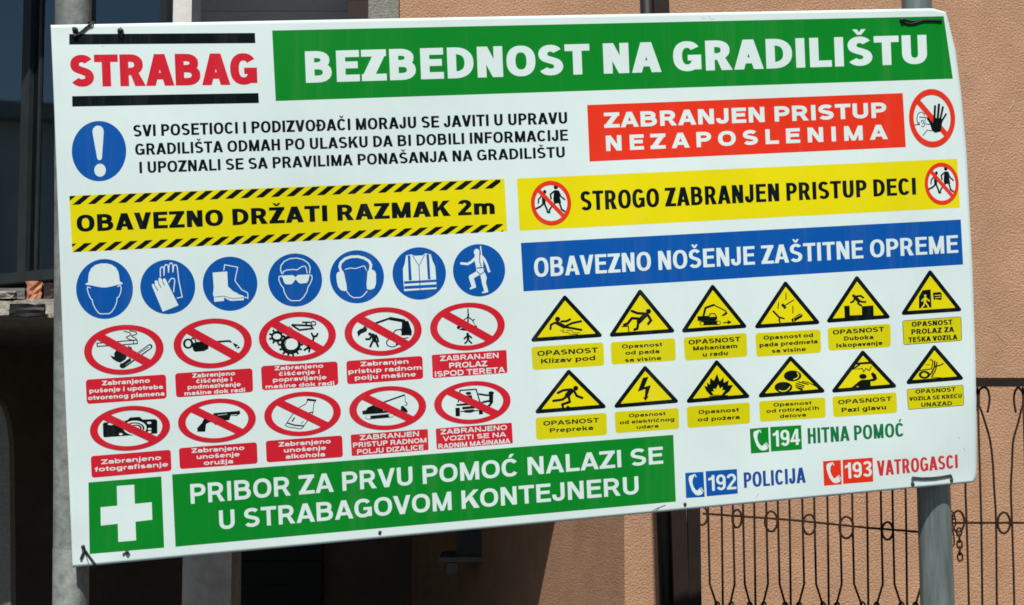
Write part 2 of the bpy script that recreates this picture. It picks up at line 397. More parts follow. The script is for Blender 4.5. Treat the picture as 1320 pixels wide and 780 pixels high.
        W = {'n': .68, 'h': .68, 'm': 1.08, 'r': .44, 'u': .68}[c]
        if c == 'u': rib([(hx, X)] + arc(W / 2, .3, W / 2 - hx, .3 - hy, 180, 360, 12) + [(W - hx, X)]); rect(W - wx, W, 0, .3)
        else:
            rect(0, wx, 0, 1 if c == 'h' else X)
            if c == 'r': r = .01; rib(arc(W, X - .34, W - hx, .34 - hy, 180, 92, 8))
            elif c == 'm':
                for k in (0, 1):
                    q = (W - wx) / 2; x0 = hx + k * q; rib(arc(x0 + q / 2, X - .3, q / 2, .3 - hy, 180, 0, 12) + [(x0 + q, 0)])
            else: rib(arc(W / 2, X - .3, W / 2 - hx, .3 - hy, 180, 0, 12) + [(W - hx, 0)])
    elif c in 'ij':
        W = wx; rect(0, wx, 0 if c == 'i' else -.1, X); rect(0, wx, 1 - wy * .95, 1)
        if c == 'j': rib([(hx, 0)] + arc(-.1, -.1, .1 + hx, .18 - hy, 0, -90, 6))
    elif c == 'k': W = .74; r = DB; rect(0, wx, 0, 1); P((W - t * 1.25, X), (W - .02, X), (wx * .9, .2), (wx * .9, .42)); P((W - t * 1.25, 0), (W, 0), (W * .5 + .1, .5), (W * .5 - .08, .36))
    elif c == 'l': W = wx; rect(0, wx, 0, 1)
    elif c == 's': W = .65; l = r = .04; S_(W, X)
    elif c == 't': W = .42; l = r = .02; k = W * .28; rib([(k + hx, .94)] + [(k + hx, .25)] + arc(k + hx + .2, .22, .2, .22 - hy, 180, 268, 6)); rect(0, W, X - wy, X)
    elif c == 'f': W = .44; l = r = .02; k = W * .24; rect(k, k + wx, 0, .75); rib([(k + hx, .7)] + arc(k + hx + .2, .76, .2, .24 - hy, 180, 92, 6)); rect(0, W * .9, X - wy, X)
    elif c == 'v':
        W = .72; ah = t * .52; l = r = DB
        P((0, X), (t, X), (W / 2 - ah + t, 0), (W / 2 - ah, 0)); P((W, X), (W - t, X), (W / 2 + ah - t, 0), (W / 2 + ah, 0))
    elif c == ' ': W = .35; l = r = 0
    if ch in 'ČŠŽčšž':
        y = 1.06 if ch in 'ČŠŽ' else X + .07; m = W / 2; d = .2; P((m - d - .02, y + .19), (m - d + .13, y + .19), (m + .06, y), (m - .06, y)); P((m + d + .02, y + .19), (m + d - .13, y + .19), (m - .06, y), (m + .06, y))
    if ch in 'Ćć':
        y = 1.06 if ch == 'Ć' else X + .07; m = W / 2; P((m - .07, y), (m + .07, y), (m + .24, y + .2), (m + .03, y + .2))
    if ch == 'Đ': rect(-.1, W * .5, .5 - hy * .9, .5 + hy * .9)
    return G, W, l, r

def text(ink, s, bl, br, hl, hr=None, weight=.2, m='white', track=0, hwt=None, up=(-.04, -1)):
    """set one line between two ends of its baseline (layout coordinates of ink), cap height hl..hr"""
    hr = hr or hl; bl = np.array(bl, float); br = np.array(br, float); upv = np.array(up, float)
    wx = weight
    for it in range(4):
        x = 0; lay = []
        for i, ch in enumerate(s):
            g, W, l, r = glyph(ch, wx, hwt or weight * .84)
            if i: x += l
            lay.append((g, x)); x += W + (r + track if i < len(s) - 1 else 0)
        total = x; k = np.linalg.norm(br - bl) / ((hl + hr) / 2) / total; wx = weight / k
    def q(px, py):
        u = px / total; return bl * (1 - u) + br * u + upv * (hl * (1 - u) + hr * u) * py
    lv = ink.nxt()
    for i, (g, x0) in enumerate(lay):
        for j, shape in enumerate(g):
            for poly in shape: ink.raw([q(x0 + a, b) for a, b in poly], m, lv + j * .000015)
    ink.n += 6

def slope(y): return -(.0182 + .0763 * (y - 33) / 700)
def panel(name, mat, tl, tr, br, bl, nx=24, ny=4, label=None):
    k = Ink(level=.0001); k.patch(tl, tr, br, bl, mat, nx, ny); return k.build(name, SIGN, label)
def letters(parent, lines, crop=(0, 0, 1), name='lettering', level=.0002, **kw):
    for a in lines:
        k = Ink(*crop, level=level); d = dict(kw)
        if isinstance(a[-1], dict): d.update(a[-1]); a = a[:-1]
        text(k, *a, **d); k.build(name, parent)

# ---- company mark
k = Ink(level=.0001)
k.poly([(89.2, 44), (328.6, 42.5), (329.2, 55.7), (89.2, 57.5)], 'black'); k.poly([(92.9, 124), (333.2, 120), (333.8, 132.9), (93.2, 137.5)], 'black')
lg = k.build('logo', SIGN, 'two black bars above and below the red company name')
letters(lg, [('STRABAG', (91, 112), (332, 109), 41.2, 40.6)], weight=.275, m='crimson', hwt=.235, track=-.055)

# ---- headings
p = panel('heading_panel', 'green', (350.8, 39.4), (1216.5, 20.9), (1228.3, 101.5), (355.4, 130.2), 60, 8, 'green title band along the top')
letters(p, [('BEZBEDNOST NA GRADILIŠTU', (394.5, 106.9), (1195.5, 82.2), 40.6, 37.3)], weight=.295, hwt=.22, track=-.012)
letters(SIGN, [('SVI POSETIOCI I PODIZVOĐAČI MORAJU SE JAVITI U UPRAVU', (172, 176.4), (731.4, 159.4), 15.2, 15.0),
               ('GRADILIŠTA ODMAH PO ULASKU DA BI DOBILI INFORMACIJE', (174.5, 200.2), (732.4, 181.3), 14.9, 14.4),
               ('I UPOZNALI SE SA PRAVILIMA PONAŠANJA NA GRADILIŠTU', (180, 223.5), (728.3, 203.0), 14.9, 14.0)], weight=.235, hwt=.175, m='black', name='notice_text', level=.0001)
p = panel('heading_panel', 'red', (756.9, 135.4), (1163.7, 120), (1167.7, 189.8), (760, 208.3), 24, 4, 'red no entry band')
letters(p, [('ZABRANJEN PRISTUP', (779, 165), (1143, 151.5), 19.6, 19.6, dict(weight=.29, hwt=.23)),
            ('NEZAPOSLENIMA', (781.5, 194.8), (1144.6, 179.3), 19.8, 18.8, dict(weight=.29, hwt=.23, track=.27))])
p = panel('heading_panel', 'yellow', (89.2, 252.3), (650.2, 230.2), (653.8, 297.8), (93.2, 325.2), 24, 4, 'yellow band with black diagonal hazard stripes')
k = Ink(level=.0002)
def hazard(tl, tr, bl, br, first, period):
    """slanted stripes between two edges, cut off square at both ends"""
    tl, tr, bl, br = [np.array(q, float) for q in (tl, tr, bl, br)]; L = np.linalg.norm(tr - tl)
    def cut(poly, keep, x):
        o = []
        for i in range(len(poly)):
            p, q = poly[i - 1], poly[i]; kp, kq = keep(p[0]), keep(q[0])
            if kp != kq: t = (x - p[0]) / (q[0] - p[0]); o.append((x, p[1] + (q[1] - p[1]) * t))
            if kq: o.append(q)
        return o
    for i in range(-2, int(L / period) + 2):
        a = first + i * period; q = [(a, 0), (a + period * .5, 0), (a + period * .5 + 15, 1), (a + 15, 1)]
        q = cut(cut(q, lambda v: v >= 0, 0.0), lambda v: v <= L, L)
        if len(q) > 2: k.raw([(bl + (br - bl) * u / L) * (1 - v) + (tl + (tr - tl) * u / L) * v for u, v in q], 'black', k.nxt())
hazard((89.6, 252.8), (645, 231.6), (90.2, 264.2), (645.8, 242.2), 3, 19.7)
k.build('hazard_stripe', p); k = Ink(level=.0002)
hazard((92.8, 314.2), (648, 288.6), (93.2, 325), (648.6, 298.2), 1, 19.7)
k.build('hazard_stripe', p)
letters(p, [('OBAVEZNO DRŽATI RAZMAK 2m', (99.2, 299.2), (638, 275.9), 22, 19.8)], weight=.325, m='black', hwt=.2)
PY = panel('heading_panel', 'yellow', (666.2, 230.2), (1233.8, 204.6), (1237.5, 267.7), (669.8, 297.5), 40, 4, 'yellow band about children')
letters(PY, [('STROGO ZABRANJEN PRISTUP DECI', (748.8, 271.8), (1181, 250.9), 25.2, 21.8)], weight=.215, m='black', hwt=.165)
p = panel('heading_panel', 'blue', (671.4, 313.2), (1238.5, 283), (1241.5, 341), (674.8, 375.7), 40, 4, 'blue band about protective gear')
letters(p, [('OBAVEZNO NOŠENJE ZAŠTITNE OPREME', (689, 357.4), (1235.4, 325.7), 25, 22.6)], weight=.2, hwt=.155)
p = panel('first_aid_panel', 'green', (114, 622), (207.9, 614.2), (211.6, 706), (115.6, 714.2), 6, 6, 'green square with a white cross')
k = Ink(level=.0002)
k.poly([(150.5, 626.5), (173, 624.8), (175.5, 696.6), (152.5, 698.6)], 'white'); k.poly([(129.6, 654), (195.6, 647.4), (196.4, 670), (130, 677.7)], 'white'); k.build('cross', p)
p = panel('heading_panel', 'green', (221.8, 611.7), (867.9, 560.5), (871.2, 646.6), (226.3, 704.8), 24, 4, 'green band about the first aid kit')
letters(p, [('PRIBOR ZA PRVU POMOĆ NALAZI SE', (246, 649.6), (855, 597.6), 25.4, 21.9), ('U STRABAGOVOM KONTEJNERU', (283, 682.8), (823.5, 636.8), 24.6, 23)], weight=.215, hwt=.18)

# ---- emergency numbers
for crop, mat, tm, pb, nb, num, nq, word, wq in (
    ((950, 530, 4.258), 'green', 'textgreen', ((70, 97), (172, 88), (177, 225), (77, 233)), ((182, 87), (352, 77), (357, 210), (187, 222)), '194', ((199, 196), (347, 184), 88), 'HITNA POMOĆ', ((390, 180), (918, 139), 86, 76)),
    ((870, 560, 6.947), 'blue', 'textblue', ((92, 345), (255, 335), (267, 560), (100, 570)), ((275, 330), (555, 310), (563, 530), (285, 555)), '192', ((303, 508), (551, 489), 140), 'POLICIJA', ((620, 480), (1173, 432), 138)),
    ((950, 530, 4.258), 'red', 'textred', ((472, 275), (570, 268), (575, 402), (478, 410)), ((580, 267), (745, 255), (748, 387), (583, 400)), '193', ((595, 371), (742, 358), 86), 'VATROGASCI', ((770, 357), (1213, 312), 84, 74))):
    k = Ink(*crop, level=.0001); k.patch(*pb, mat, 4, 3); k.patch(*nb, mat, 4, 3)
    p = k.build('phone_number_panel', SIGN, f'{ {"green": "green", "blue": "blue", "red": "red"}[mat] } panel with a handset and the number {num}')
    letters(p, [(num, *nq)], crop, weight=.172, hwt=.15)
    letters(p, [(word, *wq)], crop, weight=.185 if tm != 'textgreen' else .19, hwt=.15, m=tm, level=.0001)
    k = Ink(*crop, level=.0002); a, b = pb[0], pb[2]; f = lambda u, v: (pb[0][0] + (pb[1][0] - pb[0][0]) * u + (pb[3][0] - pb[0][0]) * v, pb[0][1] + (pb[1][1] - pb[0][1]) * u + (pb[3][1] - pb[0][1]) * v)
    k.poly([f(*q) for q in [(.19, .17), (.24, .12), (.50, .07), (.52, .12), (.40, .27), (.38, .42), (.44, .58), (.56, .72), (.66, .72), (.78, .63), (.94, .84), (.84, .90), (.66, .93), (.5, .88), (.34, .72), (.24, .5), (.18, .3)]], 'white')
    k.line([f(.53, .07), f(.60, .20)], (pb[1][0] - pb[0][0]) * .05, 'white', False); k.line([f(.83, .61), f(.98, .79)], (pb[1][0] - pb[0][0]) * .05, 'white', False)
    k.build('handset_symbol', p)

# ---- mandatory discs
def mandatory(crop, l, r, t, b, label):
    k = Ink(*crop, level=.0001); k.disc((l + r) / 2, (t + b) / 2, (r - l) / 2, (b - t) / 2, 'blue', 64)
    return k.build('mandatory_disc', SIGN, label), Ink(*crop, level=.0002)
p, k = mandatory((80, 140, 7.8), 98, 645, 125, 731, 'blue disc with white exclamation mark')
k.poly([(305, 235), (312, 200), (335, 178), (362, 171), (390, 178), (412, 200), (419, 235), (401, 495), (392, 513), (376, 519), (361, 513), (352, 495)], 'white'); k.disc(382, 620, 58, 65, 'white'); k.build('symbol', p)
cr = (90, 320, 7.765)
p, k = mandatory(cr, 63, 632, 108, 708, 'blue disc with hard hat')
k.poly([(157, 366), (160, 352), (182, 345), (186, 285), (192, 245), (215, 200), (255, 168), (310, 153), (365, 152), (420, 165), (462, 195), (485, 235), (494, 280), (500, 332), (528, 348), (526, 360), (470, 368), (410, 384), (360, 393), (320, 393), (270, 384), (215, 372)], 'white')
k.line([(208, 398), (178, 388), (175, 410), (190, 465), (210, 505), (224, 515), (232, 560), (258, 610), (285, 645), (305, 657), (395, 655), (420, 635), (450, 590), (468, 545), (474, 495), (490, 488), (508, 445), (515, 395), (505, 372), (475, 385)], 9, 'white', False); k.build('symbol', p)
p, k = mandatory(cr, 705, 1255, 115, 660, 'blue disc with gloves')
k.poly([(820, 372), (828, 358), (840, 358), (852, 376), (850, 330), (862, 320), (876, 326), (890, 350), (888, 305), (900, 294), (914, 300), (932, 335), (930, 312), (944, 300), (958, 308), (1088, 572), (930, 636)], 'white')
for a, b in (((848, 372), (884, 428)), ((886, 345), (914, 396)), ((926, 330), (950, 374))): k.line([a, b], 8, 'blue', False)
k.line([(907, 288), (905, 210), (915, 190), (930, 187), (940, 198), (943, 275)], 10, 'white', False); k.line([(943, 275), (946, 185), (958, 165), (972, 165), (984, 180), (988, 245)], 10, 'white', False)
k.line([(988, 245), (994, 170), (1004, 150), (1020, 148), (1030, 165), (1032, 242)], 10, 'white', False); k.line([(1032, 242), (1038, 180), (1052, 164), (1068, 170), (1076, 195), (1090, 320), (1125, 488), (1072, 500)], 10, 'white', False)
k.line([(990, 348), (1000, 320), (1020, 302), (1042, 305), (1050, 330), (1042, 400), (1040, 440)], 10, 'white', False, 3); k.build('symbol', p)
cr = (250, 310, 7.765)
p, k = mandatory(cr, 88, 635, 162, 705, 'blue disc with safety boots')
k.poly([(187, 322), (333, 310), (340, 460), (395, 510), (450, 535), (490, 550), (500, 565), (498, 598), (365, 605), (335, 590), (302, 570), (300, 606), (203, 614), (200, 560), (190, 545), (198, 470)], 'white')
k.line([(208, 567), (305, 558), (385, 584), (495, 572)], 7, 'blue', False); k.line([(440, 535), (490, 548)], 6, 'blue', False)
k.line([(298, 300), (308, 243), (438, 268), (410, 400), (430, 430), (480, 495), (532, 520), (540, 535), (540, 578), (505, 566)], 9, 'white', False); k.build('symbol', p)
p, k = mandatory(cr, 742, 1283, 130, 662, 'blue disc with goggles')
k.line([(880, 335), (866, 290), (872, 250), (905, 208), (960, 182), (1030, 176), (1095, 192), (1145, 228), (1163, 270), (1158, 330)], 10, 'white', False); k.line([(888, 335), (895, 312), (930, 296), (1000, 290), (1030, 296), (1080, 262), (1110, 257), (1122, 270), (1134, 330)], 9, 'white', False)
k.poly([(868, 352), (990, 347), (1016, 368), (1040, 345), (1158, 340), (1146, 400), (1130, 425), (1065, 432), (1045, 420), (1018, 388), (985, 432), (965, 440), (920, 438), (902, 420), (890, 380)], 'white')
k.line([(875, 358), (852, 360), (850, 395), (870, 445), (894, 472), (905, 520), (935, 575), (972, 604), (1060, 602), (1100, 565), (1130, 515), (1142, 465), (1165, 430), (1183, 385), (1180, 350), (1160, 345)], 9, 'white', False); k.build('symbol', p)
cr = (410, 305, 7.765)
p, k = mandatory(cr, 118, 660, 137, 668, 'blue disc with ear defenders')
k.line([(232, 355), (216, 300), (228, 260), (270, 222), (330, 202), (400, 200), (460, 215), (510, 245), (530, 285), (520, 340)], 26, 'white', False)
k.poly([(182, 385), (195, 358), (250, 342), (262, 370), (270, 420), (285, 480), (290, 542), (262, 545), (225, 535), (200, 500), (188, 450)], 'white'); k.poly([(496, 345), (535, 328), (568, 345), (580, 370), (580, 470), (565, 515), (530, 532), (490, 528), (485, 480), (490, 420)], 'white')
k.line([(268, 330), (320, 315), (380, 320), (455, 293), (468, 300), (485, 340)], 8, 'white', False); k.line([(285, 545), (320, 590), (355, 612), (420, 610), (450, 595), (492, 545)], 9, 'white', False); k.build('symbol', p)
p, k = mandatory(cr, 745, 1280, 107, 632, 'blue disc with reflective vest')
k.poly([(880, 190), (930, 178), (965, 193), (1050, 188), (1072, 168), (1128, 178), (1145, 240), (1172, 300), (1182, 430), (1186, 524), (862, 546), (852, 420), (850, 320), (868, 270)], 'white')
k.poly([(898, 190), (922, 187), (938, 438), (908, 440)], 'blue'); k.poly([(1084, 178), (1110, 178), (1125, 428), (1100, 430)], 'blue'); k.poly([(860, 448), (1183, 430), (1183, 454), (862, 474)], 'blue'); k.poly([(862, 496), (1184, 478), (1184, 508), (862, 526)], 'blue')
k.line([(945, 190), (1010, 292), (1068, 182)], 7, 'blue', False); k.line([(1010, 290), (1022, 540)], 8, 'blue', False); k.build('symbol', p)
p, k = mandatory((560, 300, 8.667), 207, 790, 127, 713, 'blue disc with fall harness')
k.line([(515, 148), (527, 258)], 13, 'white', False); k.disc(472, 218, 32, 38, 'white')
k.poly([(448, 255), (500, 240), (535, 262), (545, 300), (545, 350), (556, 400), (560, 440), (585, 500), (575, 560), (598, 640), (600, 665), (535, 678), (530, 665), (556, 650), (535, 580), (512, 470), (470, 490), (440, 510), (460, 580), (466, 612), (400, 635), (392, 622), (415, 600), (402, 560), (382, 495), (395, 475), (470, 430), (465, 380), (450, 320)], 'white')
k.line([(448, 292), (415, 325), (370, 350), (300, 343)], 27, 'white', True); k.line([(535, 270), (565, 310), (590, 370), (608, 430)], 27, 'white'); k.line([(608, 440), (622, 432)], 12, 'white')
k.line([(505, 240), (505, 320), (525, 390)], 9, 'blue', False); k.line([(470, 396), (560, 388)], 11, 'blue', False); k.line([(475, 430), (512, 468), (560, 435)], 9, 'blue', False); k.line([(548, 350), (555, 440)], 7, 'blue', False); k.build('symbol', p)

# ---- prohibition signs
def prohibition(crop, l, r, t, b, label, draw, mat='crimson', wk=(.195, .195), bg='white', parent=None, band=.135, over=True, tilt=None, ang=45):
    cx, cy = (l + r) / 2, (t + b) / 2; rx, ry = (r - l) / 2, (b - t) / 2; sl = slope(crop[1] + cy / crop[2]) if tilt is None else tilt
    ry = math.sqrt(ry * ry - (rx * sl) ** 2); B = ((1, sl), (.04, 1))
    k = Ink(*crop, level=.0001 if parent is None else .00022)
    k.raw([(cx + rx * .9 * math.cos(a) + ry * .9 * math.sin(a) * .04, cy + rx * .9 * math.cos(a) * sl + ry * .9 * math.sin(a)) for a in [2 * math.pi * i / 48 for i in range(48)]], bg, k.nxt())
    def hoop(k):
        k.ring(cx, cy, rx, ry, rx * wk[0], ry * wk[1], mat, 64, B)
    def slash(k):
        a = R(ang); ux, uy = math.cos(a), math.sin(a); c_ = .86; pts = []
        for q, h in ((-c_, -band), (c_, -band), (c_, band), (-c_, band)):
            x = (q * ux - h * uy) * rx; y = (q * uy + h * ux) * ry; pts.append((cx + x + y * .04, cy + x * sl + y))
        k.raw(pts, mat, k.nxt())
    if not over: slash(k)
    p = k.build('prohibition_disc', parent or SIGN, label)
    host = p if parent is None else parent
    k = Ink(*crop, level=.00025 if parent is None else .00035); draw(k); k.build('symbol', host)
    k = Ink(*crop, level=.0008); hoop(k)
    if over: slash(k)
    k.build('red_ring', host)
K = 'black'
def d_smoke(k):
    k.line([(150, 315), (462, 290)], 8, K, False); k.line([(152, 340), (462, 318)], 8, K, False); k.line([(150, 312), (153, 342)], 9, K, False); k.line([(430, 292), (433, 320)], 7, K, False); k.line([(460, 288), (463, 320)], 7, K, False)
    k.line([(358, 224), (400, 232), (412, 250), (378, 268), (400, 285), (434, 292)], 7, K, False, 3); k.line([(400, 218), (450, 228), (455, 245), (418, 258), (445, 275), (458, 290)], 7, K, False, 3)
    k.poly([(252, 408), (285, 420), (282, 395), (305, 360), (345, 375), (385, 405), (370, 440), (330, 465), (300, 455), (270, 435)], K); k.poly([(378, 350), (390, 342), (400, 330), (402, 348), (412, 340), (424, 362), (400, 368)], K)
    k.line([(355, 488), (560, 340)], 38, K); k.line([(363, 478), (556, 343)], 22, 'white'); k.line([(430, 425), (548, 345)], 6, K); k.disc(347, 488, 22, 20, K); k.line([(350, 485), (405, 445)], 22, K)
def d_oil(k):
    k.ring(165, 318, 40, 40, 18, 14, K); k.poly([(190, 320), (225, 305), (300, 300), (325, 320), (322, 358), (290, 375), (220, 382), (205, 370)], K)
    k.line([(185, 290), (200, 275), (218, 285), (228, 312)], 10, K); k.line([(370, 305), (485, 297), (495, 305)], 14, K); k.poly([(508, 312), (540, 322), (568, 350), (545, 358), (525, 340)], K); k.disc(545, 343, 6, 6, 'white')
def gear(k, cx, cy, r0, r1, n):
    for i in range(n):
        a = 2 * math.pi * i / n; k.line([(cx + r0 * .9 * math.cos(a), cy + r0 * .88 * math.sin(a)), (cx + r1 * math.cos(a), cy + r1 * .95 * math.sin(a))], 15, K, False)
    k.disc(cx, cy, r0, r0 * .93, K)
def d_gears(k):
    gear(k, 192, 263, 46, 64, 9); k.disc(192, 263, 30, 22, 'white'); gear(k, 298, 326, 78, 96, 14); k.disc(302, 322, 52, 44, 'white'); k.line([(265, 350), (252, 325), (265, 298)], 6, K, False)
    k.line([(305, 172), (455, 178), (470, 200), (365, 212), (305, 172)], 13, K, False); k.line([(390, 152), (448, 152)], 10, K); k.line([(418, 155), (418, 175)], 14, K, False); k.ring(474, 160, 22, 18, 8, 7, K)
    for q in ((288, 188), (300, 196), (308, 204)): k.disc(*q, 5, 5, K)
    k.line([(468, 300), (480, 262)], 15, K, False); k.line([(460, 238), (472, 262), (498, 258), (506, 240)], 14, K, True); k.line([(436, 330), (440, 352)], 14, K, False); k.line([(404, 366), (428, 350), (446, 355), (440, 378)], 14, K, True)
def man(k, head, hr, torso, limbs, w_, m=K, tw=None):
    k.disc(*head, hr, hr * .95, m); k.line(torso, tw or w_ * 1.6, m)
    for q in limbs: k.line(q, w_, m)
def d_digger(k):
    k.line([(280, 212), (385, 175)], 15, K); k.line([(385, 175), (500, 195)], 24, K, False); k.poly([(478, 190), (525, 195), (550, 270), (548, 300), (490, 308), (472, 300)], K); k.line([(400, 300), (430, 262), (470, 255), (485, 300)], 8, K, False)
    k.poly([(405, 305), (530, 300), (525, 330), (470, 350), (440, 320)], 'white'); k.line([(440, 330), (525, 318)], 8, K, False)
    k.ring(405, 355, 46, 34, 8, 7, K); k.disc(412, 350, 26, 18, 'white'); k.poly([(430, 370), (440, 345), (500, 345), (490, 372)], K)
    k.poly([(145, 275), (165, 255), (200, 243), (222, 248), (215, 270), (170, 290), (155, 312)], K); k.line([(195, 240), (228, 235)], 9, K)
    man(k, (240, 290), 12, [(262, 300), (275, 335)], [[(250, 308), (238, 328), (212, 328)], [(285, 300), (298, 325), (300, 345)], [(265, 335), (255, 355), (242, 382)], [(278, 335), (290, 355), (300, 380)]], 15, tw=30)
def d_hoist(k):
    k.line([(965, 105), (966, 135), (972, 150)], 9, K); k.line([(966, 150), (966, 215)], 11, K); k.line([(960, 168), (925, 195)], 7, K); k.line([(970, 165), (1000, 190), (1015, 182)], 8, K); k.line([(1000, 195), (1018, 222)], 5, K); k.line([(905, 215), (925, 195)], 5, K)
    k.poly([(882, 238), (900, 222), (1030, 228), (1038, 250), (1000, 270), (920, 262), (885, 250)], K); k.line([(905, 250), (960, 232)], 6, 'white')
    man(k, (963, 290), 10, [(965, 302), (966, 325)], [[(958, 305), (938, 325)], [(975, 302), (992, 318)], [(963, 328), (958, 345), (943, 358)], [(968, 328), (978, 345), (992, 356)]], 11, tw=20)
def d_camera(k):
    k.poly([(212, 300), (225, 290), (380, 282), (420, 268), (440, 248), (520, 243), (545, 265), (650, 262), (668, 275), (668, 382), (225, 415), (215, 405)], K)
    k.disc(480, 335, 98, 60, 'white'); k.disc(480, 337, 80, 48, K); k.disc(480, 337, 66, 38, 'white'); k.disc(490, 335, 48, 27, K); k.disc(485, 338, 38, 20, 'white')
    k.disc(600, 293, 18, 10, 'white'); k.disc(604, 345, 16, 9, 'white'); k.disc(604, 370, 16, 9, 'white'); k.disc(362, 388, 16, 9, 'white'); k.disc(280, 303, 28, 9, 'white')
def d_gun(k):
    k.poly([(255, 420), (254, 385), (300, 335), (318, 295), (405, 262), (410, 242), (640, 222), (660, 215), (668, 245), (635, 268), (572, 268), (562, 308), (480, 318), (370, 330), (340, 345), (330, 420)], K); k.line([(410, 335), (430, 352), (465, 345), (470, 320)], 7, K, False)
    k.line([(450, 262), (540, 252)], 4, 'white', False); k.line([(575, 262), (635, 256)], 5, 'white', False)
def d_bottle(k):
    k.poly([(490, 138), (580, 150), (572, 168), (485, 160)], K); k.line([(492, 160), (478, 190), (400, 235), (350, 290), (300, 365), (280, 395), (300, 410), (430, 430), (452, 412), (500, 340), (545, 275), (552, 195), (568, 165)], 7, K, False)
    k.line([(298, 372), (370, 395), (460, 402)], 13, K, False); k.line([(430, 262), (500, 278), (548, 268)], 10, K, False); k.line([(345, 360), (370, 320)], 12, K, False); k.line([(430, 380), (452, 358)], 6, K, False)
def d_crane(k):
    k.line([(270, 280), (575, 172)], 14, K); k.line([(582, 172), (585, 230)], 5, K, False); k.line([(586, 232), (602, 250), (598, 265), (580, 262)], 7, K)
    k.poly([(190, 318), (225, 310), (240, 285), (285, 270), (375, 295), (385, 318), (440, 310), (455, 330), (370, 338), (195, 350)], K)
    k.poly([(225, 365), (440, 345), (475, 345), (482, 360), (470, 375), (240, 395), (218, 382)], K); k.disc(246, 376, 22, 14, 'white'); k.disc(455, 360, 22, 13, 'white'); k.line([(215, 352), (450, 338)], 3, 'white', False)
    man(k, (560, 285), 16, [(570, 300), (572, 330)], [[(550, 305), (545, 340), (530, 368)], [(585, 300), (598, 322)]], 18, tw=36)
def d_tractor(k):
    k.line([(288, 275), (305, 165), (452, 155), (492, 290)], 12, K, False); k.disc(382, 192, 26, 14, K); k.poly([(355, 212), (412, 208), (425, 260), (400, 270), (352, 230)], K)
    k.poly([(268, 290), (400, 280), (500, 268), (515, 278), (500, 292), (275, 308)], K); k.poly([(325, 315), (445, 306), (440, 330), (325, 340)], K); k.poly([(345, 345), (430, 338), (445, 355), (400, 370), (345, 368)], K); k.line([(312, 358), (470, 350)], 10, K)
    k.poly([(262, 325), (303, 322), (305, 400), (265, 402)], K); k.poly([(475, 312), (508, 310), (515, 382), (478, 385)], K)
    k.disc(590, 187, 26, 14, K); k.line([(590, 205), (588, 262)], 38, K); k.line([(580, 208), (540, 208), (480, 198)], 16, K); k.line([(590, 265), (560, 262), (515, 272)], 17, K); k.line([(598, 268), (580, 295), (555, 318)], 20, K)
prohibition((100, 390, 6), 50, 665, 172, 557, 'red ring over cigarette and burning match', d_smoke)
prohibition((215, 390, 6), 52, 657, 123, 507, 'red ring over oil can', d_oil)
prohibition((325, 390, 6), 52, 648, 72, 452, 'red ring over gears and tools', d_gears)
prohibition((435, 380, 5.739), 52, 623, 92, 450, 'red ring over digger bucket and worker', d_digger)
prohibition((435, 380, 5.739), 685, 1238, 58, 410, 'red ring over load hanging above a walker', d_hoist)
prohibition((100, 500, 6.5), 103, 775, 150, 525, 'red ring over camera', d_camera)
prohibition((220, 500, 7.425), 70, 815, 102, 523, 'red ring over revolver', d_gun)
prohibition((330, 495, 7.425), 78, 812, 73, 497, 'red ring over bottle', d_bottle)
prohibition((440, 485, 7.09), 72, 775, 90, 490, 'red ring over crawler crane', d_crane)
prohibition((550, 480, 7.09), 68, 767, 80, 470, 'red ring over tractor with rider', d_tractor)
def d_hand(k):
    k.line([(195, 455), (180, 400), (190, 350), (225, 325), (258, 345), (262, 365)], 8, K, False, 3); k.line([(205, 378), (300, 383)], 9, K, False); k.line([(155, 460), (208, 457), (200, 430)], 9, K, False); k.line([(270, 450), (320, 455)], 8, K, False)
    k.line([(228, 440), (228, 415), (245, 410), (252, 440), (238, 452)], 7, K, False); k.line([(225, 470), (240, 480), (262, 468), (268, 390)], 7, K, False); k.line([(243, 575), (290, 515), (340, 525)], 8, K, False)
    k.poly([(285, 385), (305, 388), (350, 440), (352, 395), (365, 385), (440, 388), (452, 420), (440, 480), (432, 530), (375, 545), (340, 520), (322, 460)], K)
    for a, b, w_ in (((365, 410), (372, 262), 24), ((400, 400), (414, 245), 25), ((428, 400), (455, 272), 22), ((440, 425), (488, 346), 19), ((345, 460), (298, 395), 24)): k.line([a, b], w_, K)
prohibition((1160, 105, 8.21), 97, 585, 80, 697, 'red ring over a raised hand', d_hand, 'red', (.2, .2), over=False, tilt=-.03, band=.105)
def d_kids(k):
    k.disc(462, 180, 30, 34, K); k.poly([(440, 225), (495, 225), (515, 290), (525, 345), (540, 410), (440, 418), (425, 370), (430, 290)], K); k.line([(440, 240), (385, 285), (395, 345)], 24, K); k.line([(500, 240), (530, 310), (590, 360)], 22, K); k.line([(515, 405), (545, 500), (590, 530)], 26, K); k.line([(450, 410), (400, 465), (370, 510), (372, 545)], 24, K)
    k.disc(302, 250, 24, 28, K); k.line([(285, 285), (290, 400)], 52, K); k.line([(262, 300), (215, 355), (210, 410)], 20, K); k.line([(285, 420), (240, 460), (178, 490)], 26, K); k.line([(300, 420), (335, 500), (345, 540), (370, 545)], 26, K)
prohibition((675, 225, 11.14), 105, 682, 90, 728, 'red ring over running children', d_kids, 'red', (.19, .19), parent=PY, tilt=-.03, band=.095)
def d_kids2(k):
    o = Ink(0, 0, 1); d_kids(o)
    for pts, mi, lv in o.polys: k.raw([(118 + (x - 105) * .74, 143 + (y - 90) * .829) for x, y in pts], 'black', k.nxt())
prohibition((1180, 195, 9.75), 118, 545, 143, 672, 'red ring over running children', d_kids2, 'red', (.19, .19), parent=PY, tilt=-.03, band=.095)

